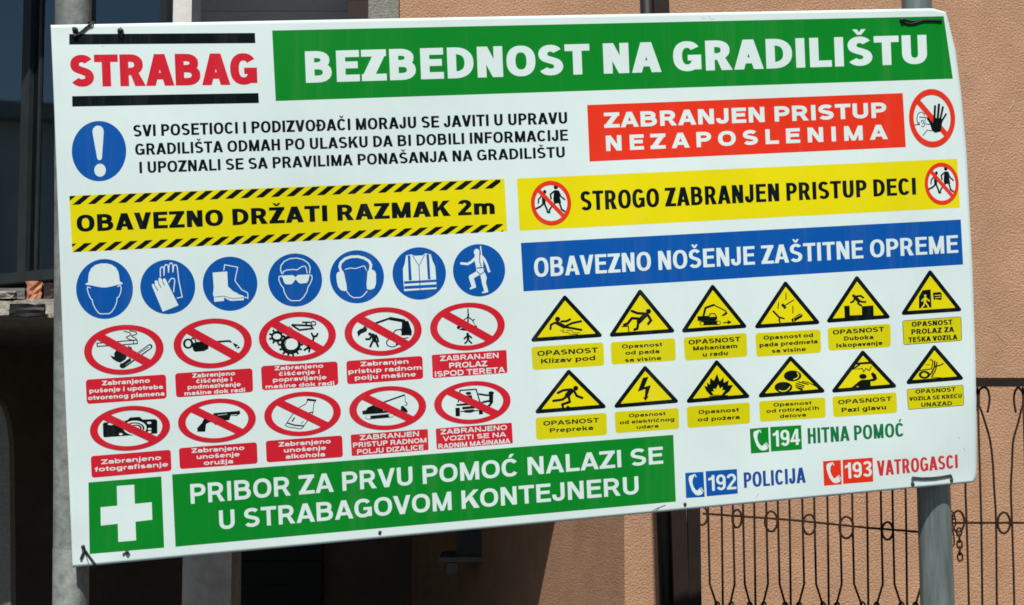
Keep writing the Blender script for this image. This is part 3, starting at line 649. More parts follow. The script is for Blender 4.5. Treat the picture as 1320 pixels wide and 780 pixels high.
# ---- captions
def caption(crop, tl, tr, br, bl, mat, lines, tmat, weight=.30, r=.13, border=False, label=None):
    k = Ink(*crop, level=.0001)
    if border: k.rounded(tl, tr, br, bl, 'black', .07); k.rounded(tl, tr, br, bl, mat, .07, .022)
    else: k.rounded(tl, tr, br, bl, mat, r)
    p = k.build('caption_panel', SIGN, label)
    letters(p, [(s, (x0, y0), (x1, y1), h, dict(weight=wt)) for s, x0, x1, y0, y1, h, wt in [(L + (weight,))[:7] for L in lines]], crop, m=tmat, hwt=.20)
A = (100, 390, 6); B_ = (215, 390, 6); C_ = (325, 390, 6); D_ = (435, 380, 5.739); E_ = (100, 500, 6.5); G_ = (220, 500, 7.425); H_ = (330, 495, 7.425); I_ = (440, 485, 7.09); J_ = (550, 480, 7.09)
caption(A, (62, 597), (683, 556), (690, 742), (72, 786), 'crimson', [('Zabranjeno', 190, 558, 641, 619, 35), ('pušenje i upotreba', 92, 660, 700, 667, 33), ('otvorenog plamena', 82, 672, 755, 719, 33)], 'white')
caption(B_, (63, 548), (662, 508), (668, 692), (73, 735), 'crimson', [('Zabranjeno', 198, 528, 582, 562, 32), ('čišćenje i', 228, 505, 624, 608, 32), ('podmazivanje', 162, 572, 671, 647, 32), ('mašine dok radi', 137, 605, 719, 690, 31)], 'white')
caption(C_, (68, 492), (660, 455), (668, 638), (77, 680), 'crimson', [('Zabranjeno', 175, 550, 525, 503, 32), ('čišćenje i', 208, 522, 568, 550, 32), ('popravljanje', 162, 575, 615, 592, 32), ('mašine dok radi', 105, 635, 667, 637, 31)], 'white')
caption(D_, (65, 490), (628, 452), (635, 622), (72, 663), 'crimson', [('Zabranjen', 172, 525, 529, 508, 32), ('pristup radnom', 82, 622, 585, 553, 33), ('polju mašine', 130, 580, 631, 603, 33)], 'white')
caption(D_, (697, 445), (1250, 408), (1258, 578), (705, 617), 'crimson', [('ZABRANJEN', 760, 1192, 491, 466, 38), ('PROLAZ', 828, 1108, 544, 528, 40), ('ISPOD TERETA', 722, 1240, 608, 574, 41)], 'white', .23, .06)
caption(E_, (110, 572), (780, 518), (788, 695), (118, 755), 'crimson', [('Zabranjeno', 200, 700, 640, 602, 38), ('fotografisanje', 145, 758, 703, 658, 38)], 'white')
caption(G_, (78, 577), (825, 520), (833, 725), (88, 778), 'crimson', [('Zabranjeno', 200, 705, 623, 593, 42), ('unošenje', 250, 660, 682, 655, 42), ('oružja', 318, 597, 739, 722, 42)], 'white')
caption(H_, (92, 545), (825, 492), (833, 700), (102, 752), 'crimson', [('Zabranjeno', 218, 715, 600, 567, 42), ('unošenje', 268, 670, 657, 630, 42), ('alkohola', 285, 660, 717, 692, 42)], 'white')
caption(I_, (85, 535), (790, 482), (798, 675), (95, 730), 'crimson', [('ZABRANJEN', 170, 710, 585, 547, 45), ('PRISTUP RADNOM', 108, 778, 652, 606, 44), ('POLJU DIZALICE', 145, 752, 714, 670, 44)], 'white', .23, .06)
caption(J_, (82, 515), (778, 460), (788, 650), (92, 705), 'crimson', [('ZABRANJENO', 128, 735, 568, 524, 45), ('VOZITI SE NA', 148, 728, 629, 587, 43), ('RADNIM MAŠINAMA', 108, 765, 698, 647, 43)], 'white', .23, .06)

# ---- warning triangles
def rpoly(pts, r, n=5):
    pts = [np.array(p, float) for p in pts]; out = []
    for i in range(len(pts)):
        p = pts[i]; a = pts[i - 1] - p; b = pts[(i + 1) % len(pts)] - p; la, lb = np.linalg.norm(a), np.linalg.norm(b); a /= la; b /= lb
        half = math.acos(max(-1, min(1, float(a @ b)))) / 2; t = r / math.tan(half); c = p + (a + b) / np.linalg.norm(a + b) * r / math.sin(half)
        v0 = p + a * t - c; v1 = p + b * t - c; a0 = math.atan2(v0[1], v0[0]); da = math.atan2(v1[1], v1[0]) - a0; da = (da + math.pi) % (2 * math.pi) - math.pi
        out += [tuple(c + r * np.array([math.cos(a0 + da * j / n), math.sin(a0 + da * j / n)])) for j in range(n + 1)]
    return out
def inset(pts, d):
    pts = [np.array(p, float) for p in pts]; out = []
    for i in range(3):
        p = pts[i]; a = pts[i - 1] - p; b = pts[(i + 1) % 3] - p; a /= np.linalg.norm(a); b /= np.linalg.norm(b); half = math.acos(float(a @ b)) / 2
        out.append(p + (a + b) / np.linalg.norm(a + b) * d / math.sin(half))
    return out
def warning(crop, ap, bl, br, label, draw):
    s = crop[2]; ap, bl, br = [np.array(q, float) for q in (ap, bl, br)]
    # the measured extremes are those of the rounded corners: push the corners out again
    c = (ap + bl + br) / 3; r = 2.6 * s; ext = [ap + np.array([0, -r * .8]), bl + np.array([-r * 1.05, r * .22]), br + np.array([r * 1.05, r * .22])]
    k = Ink(*crop, level=.0001); k.raw(rpoly(ext, r), 'black', k.nxt()); k.raw(rpoly(inset(ext, 5.1 * s), .35 * s), 'yellow', k.nxt())
    p = k.build('warning_triangle', SIGN, label); k = Ink(*crop, level=.0002); draw(k); k.build('symbol', p)
def w_slip(k):
    man(k, (346, 294), 24, [(345, 330), (405, 362)], [[(328, 325), (285, 345), (280, 385)], [(380, 315), (430, 312), (460, 295)], [(410, 362), (480, 330), (560, 313)], [(410, 365), (490, 378), (562, 392)]], 20, tw=36)
    k.line([(370, 393), (400, 395), (390, 412), (440, 415), (460, 432), (530, 433)], 5, K); k.line([(430, 395), (480, 400), (490, 418), (550, 420)], 5, K)
def w_fall(k):
    man(k, (432, 258), 24, [(405, 290), (345, 350)], [[(395, 278), (330, 275), (280, 255)], [(425, 290), (455, 340), (430, 372)], [(345, 325), (280, 320), (240, 372), (210, 380)], [(340, 355), (330, 415), (305, 425)]], 24, tw=44)
    k.line([(188, 397), (248, 393), (252, 445)], 10, K, False)
def w_excav(k):
    k.line([(262, 330), (280, 262), (355, 235)], 20, K); k.line([(355, 235), (465, 290)], 11, K); k.poly([(470, 290), (482, 315), (445, 337), (422, 335), (450, 312)], K)
    k.poly([(205, 338), (315, 333), (318, 345), (385, 340), (388, 365), (370, 378), (208, 382)], K); k.line([(320, 335), (320, 316), (362, 314), (382, 342)], 9, K, False)
    k.line([(245, 402), (400, 398)], 40, K); k.disc(248, 405, 14, 14, 'yellow'); k.disc(400, 398, 14, 14, 'yellow'); k.line([(446, 398), (490, 393)], 10, K); k.poly([(482, 372), (520, 392), (482, 412)], K)
def w_tools(k):
    k.line([(361, 185), (361, 250)], 8, K, False); k.line([(296, 270), (290, 328)], 8, K, False); k.line([(421, 300), (421, 365)], 8, K, False); k.line([(428, 250), (350, 298)], 9, K); k.line([(326, 285), (358, 322)], 24, K, False)
    k.line([(250, 348), (305, 405)], 16, K); k.line([(345, 412), (312, 402), (300, 425), (308, 442)], 13, K); k.poly([(408, 415), (480, 370), (505, 372), (505, 395), (432, 440), (412, 438)], K); k.line([(420, 412), (500, 375)], 4, 'yellow', False); k.line([(430, 415), (430, 440)], 4, 'yellow', False)
def w_pit(k):
    k.poly([(235, 315), (285, 312), (288, 402), (398, 396), (396, 318), (502, 310), (506, 405), (240, 424)], K)
    man(k, (322, 222), 14, [(335, 235), (368, 270)], [[(330, 245), (322, 272), (297, 283)], [(345, 228), (385, 222), (410, 240)], [(372, 268), (400, 278), (430, 278)], [(368, 272), (362, 292), (392, 312)]], 17, tw=34)
def w_gate(k):
    k.poly([(278, 242), (352, 234), (360, 400), (245, 408), (245, 300)], K); k.poly([(372, 265), (440, 258), (455, 275), (452, 328), (440, 332), (395, 325), (380, 335)], K); k.line([(388, 290), (448, 286)], 7, 'yellow', False); k.line([(392, 312), (445, 306)], 7, 'yellow', False)
    man(k, (303, 292), 11, [(303, 315), (300, 350)], [[(295, 315), (272, 340)], [(310, 315), (340, 340)], [(298, 355), (290, 380), (270, 405)], [(303, 352), (325, 380), (335, 402)]], 13, 'yellow', tw=24)
def w_trip(k):
    man(k, (485, 238), 26, [(440, 265), (400, 310)], [[(440, 250), (360, 258), (305, 285)], [(470, 268), (495, 315), (550, 335)], [(395, 320), (350, 352), (260, 365)], [(415, 320), (425, 375), (350, 400), (355, 425)]], 25, tw=52); k.poly([(385, 432), (405, 410), (432, 432)], K)
def w_volt(k): k.poly([(380, 172), (437, 162), (395, 265), (460, 245), (425, 360), (440, 358), (405, 405), (380, 365), (398, 368), (405, 285), (328, 312)], K)
def w_fire(k):
    k.poly([(360, 428), (318, 385), (292, 330), (325, 340), (322, 295), (350, 320), (355, 250), (392, 280), (424, 208), (450, 285), (488, 245), (492, 300), (540, 275), (535, 325), (585, 322), (550, 385), (500, 425)], K)
    k.poly([(385, 420), (368, 385), (392, 390), (388, 355), (412, 365), (435, 318), (452, 360), (480, 340), (476, 375), (505, 375), (470, 422)], 'yellow'); k.line([(342, 440), (532, 428)], 11, K, False)
def w_roll(k):
    k.disc(442, 270, 88, 55, K); k.disc(350, 385, 90, 55, K); k.line([(490, 238), (502, 262), (490, 290), (455, 305)], 11, 'yellow', True, 4); k.line([(310, 415), (350, 425), (390, 410), (415, 380)], 11, 'yellow', True, 4)
    for a, b in (((500, 330), (600, 355)), ((480, 345), (560, 370)), ((472, 365), (550, 385)), ((480, 385), (540, 400))): k.line([a, b], 11, K)
    k.line([(540, 325), (600, 335), (680, 375)], 8, K); k.line([(500, 395), (560, 425), (650, 430)], 11, K); k.poly([(580, 425), (680, 425), (620, 438)], K)
def w_head(k):
    k.poly([(283, 182), (415, 172), (425, 192), (275, 200)], K); k.line([(315, 205), (265, 238), (340, 232), (352, 260), (372, 232), (400, 250), (418, 212)], 8, K, False); k.line([(320, 195), (255, 240)], 12, K, False)
    k.disc(346, 299, 32, 22, K); k.poly([(245, 396), (300, 350), (330, 328), (400, 325), (432, 318), (412, 275), (428, 262), (455, 280), (468, 320), (445, 338), (410, 342), (412, 384), (320, 390), (300, 380), (275, 395)], K)
def w_reverse(k):
    k.ring(868, 285, 48, 34, 22, 16, K); k.line([(830, 248), (930, 235), (940, 180), (935, 160), (915, 158)], 9, K, True); k.line([(955, 170), (955, 215), (930, 270), (900, 298)], 13, K); k.line([(975, 180), (965, 240), (932, 302)], 11, K); k.line([(955, 215), (1000, 205), (1028, 190)], 10, K); k.line([(880, 200), (920, 198)], 4, K); k.line([(930, 308), (1018, 308)], 4, K)
warning((670, 370, 7.09), (410, 82), (105, 500), (752, 452), 'yellow triangle with slipping figure', w_slip)
warning((775, 365, 7.09), (353, 62), (80, 490), (667, 447), 'yellow triangle with figure falling from an edge', w_fall)
warning((870, 360, 7.09), (343, 53), (67, 487), (652, 440), 'yellow triangle with excavator', w_excav)
warning((960, 350, 6.783), (355, 90), (92, 497), (652, 455), 'yellow triangle with falling tools', w_tools)
warning((1055, 350, 7.09), (350, 45), (80, 467), (650, 425), 'yellow triangle with figure falling into a pit', w_pit)
warning((1150, 340, 7.09), (345, 62), (90, 468), (630, 430), 'yellow triangle with walker and lorry', w_gate)
warning((680, 470, 7.8), (413, 58), (77, 492), (790, 433), 'yellow triangle with tripping figure', w_trip)
warning((780, 465, 7.8), (400, 58), (92, 475), (735, 418), 'yellow triangle with lightning bolt', w_volt)
warning((870, 455, 7.8), (418, 78), (118, 503), (750, 447), 'yellow triangle with flames', w_fire)
warning((965, 450, 7.8), (420, 78), (98, 488), (767, 432), 'yellow triangle with rollers and hand', w_roll)
warning((1060, 440, 6.6), (343, 83), (82, 437), (630, 390), 'yellow triangle with figure bumping its head', w_head)
warning((1060, 440, 6.6), (952, 37), (715, 365), (1197, 323), 'yellow triangle with reversing wheel', w_reverse)
Y = 'caption_yellow'
caption((670, 370, 7.09), (105, 548), (765, 505), (772, 718), (118, 760), Y, [('OPASNOST', 162, 715, 632, 598, 46), ('Klizav pod', 195, 690, 701, 668, 44)], K, .33)
caption((775, 365, 7.09), (85, 542), (675, 502), (682, 708), (95, 745), Y, [('Opasnost', 190, 557, 598, 577, 36), ('od pada', 222, 532, 656, 640, 37), ('sa visine', 217, 550, 722, 702, 37)], K, .33)
caption((870, 360, 7.09), (78, 532), (655, 490), (662, 707), (92, 745), Y, [('OPASNOST', 125, 600, 598, 567, 42), ('Mehanizam', 167, 570, 653, 628, 39), ('u radu', 255, 485, 708, 692, 38)], K, .33)
caption((960, 350, 6.783), (93, 540), (662, 505), (668, 710), (103, 747), Y, [('Opasnost od', 165, 598, 598, 573, 36), ('pada predmeta', 130, 638, 662, 628, 36), ('sa visine', 237, 535, 713, 695, 36)], K, .33)
caption((1055, 350, 7.09), (82, 515), (657, 477), (663, 690), (92, 725), Y, [('OPASNOST', 132, 602, 578, 547, 42), ('Duboka', 235, 503, 632, 617, 38), ('Iskopavanja', 165, 583, 696, 670, 38)], K, .33)
caption((1150, 340, 7.09), (93, 520), (632, 482), (638, 703), (105, 743), Y, [('OPASNOST', 180, 553, 578, 556, 47), ('PROLAZ ZA', 177, 568, 648, 623, 48), ('TEŠKA VOZILA', 150, 597, 720, 692, 46)], K, .29, border=True)
caption((680, 470, 7.8), (80, 533), (795, 485), (800, 708), (88, 757), Y, [('OPASNOST', 160, 720, 615, 580, 45), ('Prepreka', 225, 660, 685, 656, 44)], K, .33)
caption((780, 465, 7.8), (95, 515), (740, 475), (745, 685), (105, 730), Y, [('Opasnost', 240, 607, 570, 548, 36), ('od električnog', 147, 697, 640, 606, 37), ('udara', 318, 537, 686, 672, 35)], K, .33)
caption((870, 455, 7.8), (118, 540), (752, 497), (757, 708), (127, 755), Y, [('Opasnost', 237, 643, 615, 590, 40), ('od požara', 230, 652, 690, 663, 39)], K, .33)
caption((965, 450, 7.8), (105, 525), (770, 485), (775, 690), (115, 732), Y, [('Opasnost', 250, 633, 579, 557, 36), ('od rotirajućih', 178, 707, 643, 610, 37), ('delova', 313, 577, 693, 678, 36)], K, .33)
caption((1060, 440, 6.6), (85, 470), (630, 433), (637, 607), (95, 647), Y, [('OPASNOST', 135, 592, 537, 506, 37), ('Pazi glavu', 165, 543, 605, 578, 38)], K, .33)
caption((1060, 440, 6.6), (718, 407), (1200, 370), (1205, 547), (730, 582), Y, [('OPASNOST', 793, 1135, 447, 425, 36), ('VOZILA SE KREĆU', 740, 1187, 508, 480, 34), ('UNAZAD', 842, 1105, 559, 544, 36)], K, .29, border=True)

# ------------------------------------------------------------------ setting: ground and the house behind
M['asphalt'] = rough_mat('asphalt', (.035, .034, .032), (.06, .058, .055), 5, .9, .4, 90, .006)
M['stucco'] = rough_mat('stucco_tan', (.385, .226, .140), (.485, .292, .182), 6, .92, .62, 115, .012, spec=.1, c3=(.44, .245, .155), scale3=.9, distort=.5)
def speckle(m, amt=.15, scale=150):
    n, l = m.node_tree.nodes, m.node_tree.links; p = n['Principled BSDF']; src = p.inputs['Base Color'].links[0].from_socket
    tc = n.new('ShaderNodeTexCoord'); t = n.new('ShaderNodeTexNoise'); t.inputs['Scale'].default_value = scale; t.inputs['Detail'].default_value = 3; l.new(tc.outputs['Object'], t.inputs[0])
    t2 = n.new('ShaderNodeTexNoise'); t2.inputs['Scale'].default_value = .8; t2.inputs['Detail'].default_value = 9; t2.inputs['Roughness'].default_value = .7; l.new(tc.outputs['Object'], t2.inputs[0])
    a = n.new('ShaderNodeMapRange'); a.inputs[1].default_value = .3; a.inputs[2].default_value = .7; a.inputs[3].default_value = 1 - amt; a.inputs[4].default_value = 1 + amt; l.new(t.outputs[0], a.inputs[0])
    b = n.new('ShaderNodeMapRange'); b.inputs[1].default_value = .3; b.inputs[2].default_value = .7; b.inputs[3].default_value = .86; b.inputs[4].default_value = 1.1; l.new(t2.outputs[0], b.inputs[0])
    mu = n.new('ShaderNodeMath'); mu.operation = 'MULTIPLY'; l.new(a.outputs[0], mu.inputs[0]); l.new(b.outputs[0], mu.inputs[1])
    v = n.new('ShaderNodeMixRGB'); v.blend_type = 'MULTIPLY'; v.inputs[0].default_value = 1; l.new(src, v.inputs[1]); l.new(mu.outputs[0], v.inputs[2]); l.new(v.outputs[0], p.inputs['Base Color'])
speckle(M['stucco'])
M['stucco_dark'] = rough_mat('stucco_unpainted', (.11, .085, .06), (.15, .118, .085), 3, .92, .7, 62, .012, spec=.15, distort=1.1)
M['concrete'] = rough_mat('concrete', (.30, .29, .255), (.46, .445, .40), 9, .9, .5, 70, .008, spec=.2, c3=(.24, .23, .20), scale3=4)
M['render_grey'] = rough_mat('grey_render', (.17, .17, .145), (.27, .27, .235), 60, .95, .7, 110, .008, spec=.1)
M['slab'] = rough_mat('raw_concrete', (.16, .155, .13), (.36, .34, .29), 14, .95, .9, 30, .02, spec=.2)
M['galv'] = rough_mat('galvanised_steel', (.105, .14, .138), (.33, .385, .375), 26, .40, .15, 50, .002, metal=.55, c3=(.10, .13, .127), scale3=9, stretch=(1, 1, .1))
M['post_grey'] = rough_mat('weathered_zinc', (.125, .14, .132), (.27, .295, .28), 40, .7, .35, 120, .003, metal=.2, c3=(.13, .14, .135), scale3=9)
M['iron'] = rough_mat('rusty_iron', (.020, .009, .004), (.042, .020, .010), 30, .75, .3, 90, .001, spec=.15)
M['brown_paint'] = rough_mat('brown_paint', (.012, .008, .007), (.021, .014, .012), 6, .6, .1, 60, .001, spec=.2)
M['black_paint'] = rough_mat('black_paint', (.006, .006, .006), (.011, .011, .011), 6, .45, .1, 60, .001)
M['frame_dark'] = rough_mat('dark_frame', (.010, .014, .016), (.020, .026, .029), 8, .5)
M['trim_white'] = rough_mat('white_trim', (.50, .50, .47), (.62, .62, .58), 12, .7, .2, 40, .004)
M['panel_grey'] = rough_mat('grey_panel', (.115, .115, .112), (.15, .15, .146), 5, .8, .3, 50, .004)
M['shutter_grey'] = rough_mat('grey_shutter', (.42, .42, .40), (.52, .52, .49), 5, .8, .3, 50, .004)
M['wood_brown'] = rough_mat('brown_wood', (.014, .007, .005), (.026, .013, .010), 12, .7, .2, 30, .003, stretch=(1, 1, .1))
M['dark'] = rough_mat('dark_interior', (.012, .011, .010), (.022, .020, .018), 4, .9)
M['curtain'] = rough_mat('grey_curtain', (.30, .345, .33), (.58, .62, .60), 5, .95, stretch=(1, 1, .2))
M['door_green'] = rough_mat('dark_green_door', (.005, .012, .010), (.010, .020, .017), 4, .6)
M['brick'] = rough_mat('brick', (.36, .13, .065), (.52, .24, .13), 25, .9, .6, 90, .004)
M['wire'] = rough_mat('black_wire', (.012, .012, .012), (.03, .03, .03), 30, .5)
M['cord'] = rough_mat('dark_cord', (.02, .026, .026), (.06, .066, .064), 60, .8)

def glass_mat():
    m = bpy.data.materials.new('window_glass'); m.use_nodes = True; n = m.node_tree.nodes; l = m.node_tree.links; n.clear()
    o = n.new('ShaderNodeOutputMaterial'); mx = n.new('ShaderNodeMixShader'); tr = n.new('ShaderNodeBsdfTransparent'); gl = n.new('ShaderNodeBsdfGlossy'); fr = n.new('ShaderNodeFresnel')
    tr.inputs[0].default_value = (.84, .9, .9, 1); gl.inputs['Roughness'].default_value = .03; gl.inputs[0].default_value = (.72, .93, 1, 1); fr.inputs[0].default_value = 2.6
    l.new(fr.outputs[0], mx.inputs[0]); l.new(tr.outputs[0], mx.inputs[1]); l.new(gl.outputs[0], mx.inputs[2]); l.new(mx.outputs[0], o.inputs[0]); return m
M['glass'] = glass_mat()

bm = bmesh.new(); box(bm, -300, 300, -300, 300, -.3, 0); g = obj('ground', mesh(bm), M['asphalt']); g['kind'] = 'structure'

SZ_LOW = 1.866
HOUSE = thing('house', (2, 6.2, 0), 'tan rough plastered house behind the board with a dark open bay below its left side', 'house')
WY = 6.2
xc = at(805, 720, WY).x; xl = at(515, 8, WY).x; xp = at(475.5, 8, WY).x
bm = bmesh.new()
out = [(xc, 0), (9, 0), (9, 6.4), (xl, 6.4), (xl, 2.44), (xc, 2.44)]
a = [bm.verts.new((x, WY, z)) for x, z in out]; b = [bm.verts.new((x, WY + .32, z)) for x, z in out]
bm.faces.new(a); bm.faces.new(b[::-1])
for i in range(6): bm.faces.new((a[i], a[(i + 1) % 6], b[(i + 1) % 6], b[i]))
obj('plaster_wall', mesh(bm), M['stucco'], HOUSE)
# scratches down to the lighter render
M['scratch'] = rough_mat('bare_render', (.47, .31, .21), (.56, .38, .27), 40, .95)
for pts, rad in ([(1287, 170), (1279, 184), (1271, 199), (1264, 216), (1258, 230), (1253, 250)], .0022), ([(1307, 126), (1306, 134), (1302, 141), (1299, 145)], .0036), ([(1283, 428), (1290, 436), (1296, 442)], .0016):
    bm = bmesh.new(); q = [at(x, y, WY - .001) for x, y in smooth_path(pts, 5)]
    tube(bm, q, [rad * (1.05 - .9 * abs(2 * i / (len(q) - 1) - 1)) * random.uniform(.6, 1.2) for i in range(len(q))], 6); obj('scratch_mark', mesh(bm), M['scratch'], HOUSE)
bm = bmesh.new(); box(bm, xp, xl - .002, WY - .02, WY + .55, 2.44, 6.4); obj('corner_pilaster', mesh(bm, bevel=.006), M['render_grey'], HOUSE)
def ret(t): return (xc - .374 * t, WY + 1.2 * t)
bm = bmesh.new(); p0 = (xc - .0005, WY + .003); p1 = ret(3.2); prism(bm, [p0, p1, (p1[0] + .25, p1[1]), (p0[0] + .25, WY + .315)], 0, 2.437); obj('side_wall', mesh(bm), M['stucco'], HOUSE)
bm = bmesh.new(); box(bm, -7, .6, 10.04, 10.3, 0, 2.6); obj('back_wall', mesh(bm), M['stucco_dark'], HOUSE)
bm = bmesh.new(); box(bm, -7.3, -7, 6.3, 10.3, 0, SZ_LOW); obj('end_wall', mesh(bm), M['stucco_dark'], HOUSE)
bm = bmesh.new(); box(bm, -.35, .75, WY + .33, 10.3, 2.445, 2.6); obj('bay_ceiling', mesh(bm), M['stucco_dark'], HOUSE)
SZ0, SZ1 = 1.868, 1.945
bm = bmesh.new(); n = 60                                   # ragged front edge of the slab
rnd = random.Random(3); xs = [-7 + i * (6.65 / n) for i in range(n + 1)]; fy = [WY + rnd.uniform(-.012, .02) for _ in xs]; fz = [SZ0 + rnd.uniform(-.012, .012) for _ in xs]; fz2 = [SZ1 + rnd.uniform(-.008, .008) for _ in xs]
A = [bm.verts.new((x, y, z)) for x, y, z in zip(xs, fy, fz)]; B = [bm.verts.new((x, y + .01, z)) for x, y, z in zip(xs, fy, fz2)]; C_v = [bm.verts.new((x, 10.3, SZ0)) for x in xs]; D_v = [bm.verts.new((x, 10.3, SZ1)) for x in xs]
for i in range(n):
    for q in ((A[i], A[i + 1], B[i + 1], B[i]), (B[i], B[i + 1], D_v[i + 1], D_v[i]), (C_v[i], D_v[i], D_v[i + 1], C_v[i + 1]), (A[i], C_v[i], C_v[i + 1], A[i + 1])): bm.faces.new(q)
bm.faces.new((A[0], B[0], D_v[0], C_v[0])); bm.faces.new((A[n], C_v[n], D_v[n], B[n])); obj('floor_slab', mesh(bm), M['slab'], HOUSE)
bm = bmesh.new(); box(bm, -4.6, xp - .003, WY - .05, 10.3, 4.4, 4.6); obj('overhead_shade_slab', mesh(bm), M['concrete'], HOUSE)  # unseen slab, added overhead to keep the shutter recess in shade
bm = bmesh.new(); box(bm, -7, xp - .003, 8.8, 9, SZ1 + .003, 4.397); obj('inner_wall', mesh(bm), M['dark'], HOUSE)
# pillars and door of the dark bay
def pillar(x0, x1, y, Y, depth, top, name='pillar', bev=.02):
    a, b = at(x0, y, Y).x, at(x1, y, Y).x; bm = bmesh.new(); box(bm, a, b, Y, Y + depth, 0, top); return obj(name, mesh(bm, bevel=bev), M['concrete'], HOUSE)
pillar(235, 298, 750, 7.15, .26, SZ0 - .002)
Yp = 7.0; bm = bmesh.new()
prof = [at(x, y, Yp) for x, y in ((-95, 505), (-30, 505), (-8, 512), (2, 524), (8, 543), (11.5, 570), (12.5, 620), (14, 780))]
prof = [(p.x, p.z) for p in prof] + [(at(15.5, 900, Yp).x, 0), (prof[0].x, 0)]
fa = [bm.verts.new((x, Yp, z)) for x, z in prof]; fb = [bm.verts.new((x, Yp + .07, z)) for x, z in prof]; bm.faces.new(fa); bm.faces.new(fb[::-1])
for i in range(len(prof)): bm.faces.new((fa[i], fa[(i + 1) % len(prof)], fb[(i + 1) % len(prof)], fb[i]))
me = mesh(bm, bevel=.008); c = Vector((prof[0][0] + .2, Yp + .15, 0))
for v in me.vertices: v.co -= c
me.materials.append(M['render_grey']); o = bpy.data.objects.new('concrete_pier', me); COL.objects.link(o); o.location = c; tag(o, 'round shouldered grey concrete pier at the far left edge below the dark window', 'pier')
xa, xb = at(302, 740, 10).x, at(415, 740, 10).x; bm = bmesh.new()
for i in range(14): box(bm, xa, xb, 9.98 - .012 * (i % 2), 10.035, .06 + i * .16, .06 + i * .16 + .155)
obj('slatted_door', mesh(bm), M['door_green'], HOUSE)
Yb = 8.35; bm = bmesh.new(); q = at(588, 685, Yb), at(635, 718, Yb); box(bm, q[0].x, q[1].x, Yb, Yb + .35, q[1].z, q[0].z); cab = obj('wall_cabinet', mesh(bm, bevel=.01), M['frame_dark'], HOUSE)
bm = bmesh.new(); q = at(566, 718.5, Yb - .05), at(636, 725, Yb - .05); box(bm, q[0].x, q[1].x, Yb - .05, Yb + .3, q[1].z, q[0].z); q = at(576, 726, Yb - .04), at(590, 740, Yb - .04); box(bm, q[0].x, q[1].x, Yb - .04, Yb + .02, q[1].z, q[0].z)
obj('ledge', mesh(bm), M['panel_grey'], HOUSE)
# glazed bay, its plane turned to the left
E0 = at(74, 355, 6.75); ex = Vector((.788, -.616, 0)); en = Vector((-.616, -.788, 0))
def bay_s(px, y):
    d = ray(px, y); a = d[0] / d[1]; return (a * E0.y - E0.x) / (ex.x - a * ex.y)
def bay(s, z, o=0.0): return Vector((E0.x + ex.x * s + en.x * o, E0.y + ex.y * s + en.y * o, z))
def bay_box(bm, s0, s1, z0, z1, o0, o1): hexa(bm, [bay(s0, z0, o0), bay(s1, z0, o0), bay(s1, z1, o0), bay(s0, z1, o0)], en * (o1 - o0))
sA, sB, sC, sD, sE, sF, sG = -1.6, bay_s(32.5, 170), bay_s(43, 170), bay_s(88, 20), bay_s(119, 20), bay_s(212, 20), bay_s(221, 20)
ZB, ZT = 2.083, 4.2
bm = bmesh.new()
bay_box(bm, sA, sG, ZB, ZB + .05, -.03, .03); bay_box(bm, sA, sG, ZT, ZT + .1, -.03, .03)
for a, b in ((sB, sC), (sD, sE), (sF, sG), (sA, sA + .06)): bay_box(bm, a, b, ZB + .05, ZT, -.028, .028)
bay_box(bm, sC + .05, sC + .07, ZB + .05, ZT, -.02, .012); bay_box(bm, sD - .05, sD - .0, ZB + .05, ZT, -.02, .014)
win = obj('window', mesh(bm), M['frame_dark'], HOUSE)
def sub(name, bm, m, par, smooth=False):
    me = mesh(bm)
    for v in me.vertices: v.co -= Vector(HOUSE.location)
    me.materials.append(M[m]); o = bpy.data.objects.new(name, me); COL.objects.link(o); o.parent = par
    if smooth:
        for p in me.polygons: p.use_smooth = True
    return o
for a, b in ((sA + .06, sB), (sC, sD), (sE, sF)):
    bm = bmesh.new(); bay_box(bm, a, b, ZB + .05, ZT, -.004, .004); sub('pane', bm, 'glass', win)
zc = at(20, 156, 6.95).z
for a, b, amp in ((sA + .1, sB - .02, .03), (sC + .08, sD - .06, .03)):      # pleated half curtains
    bm = bmesh.new(); N = 90; top = []; bot = []
    for i in range(N + 1):
        s_ = a + (b - a) * i / N; o = -.14 + amp * math.sin(s_ * 34 + 1.5 * math.sin(s_ * 9)); top.append(bm.verts.new(bay(s_, zc + .012 * math.sin(s_ * 11), o))); bot.append(bm.verts.new(bay(s_ + .01 * math.sin(s_ * 20), ZB + .03, o * 1.1)))
    for i in range(N): bm.faces.new((bot[i], bot[i + 1], top[i + 1], top[i]))
    bmesh.ops.solidify(bm, geom=list(bm.faces), thickness=.003); sub('curtain', bm, 'curtain', win, True)
# white trim, grey shutter panel and brown door frame right of the glazed bay
bm = bmesh.new(); a, b = at(223, 15, 6.12).x, at(247, 15, 6.12).x; box(bm, a, b, 6.12, 6.3, SZ1 + .003, 4.397); obj('trim_post', mesh(bm, bevel=.008), M['trim_white'], HOUSE)
bm = bmesh.new(); a, b = at(225, 15, 6.95).x, at(451, 15, 6.95).x
for i in range(16): box(bm, a, b, 6.95 - .006 * (i % 2), 7.0, SZ1 + .01 + i * .15, SZ1 + .01 + i * .15 + .146)
obj('shutter', mesh(bm), M['shutter_grey'], HOUSE)
bm = bmesh.new(); box(bm, at(452, 15, 6.8).x, xp - .004, 6.7, 7.0, SZ1 + .003, 4.397); obj('door_frame', mesh(bm, bevel=.008), M['wood_brown'], HOUSE)

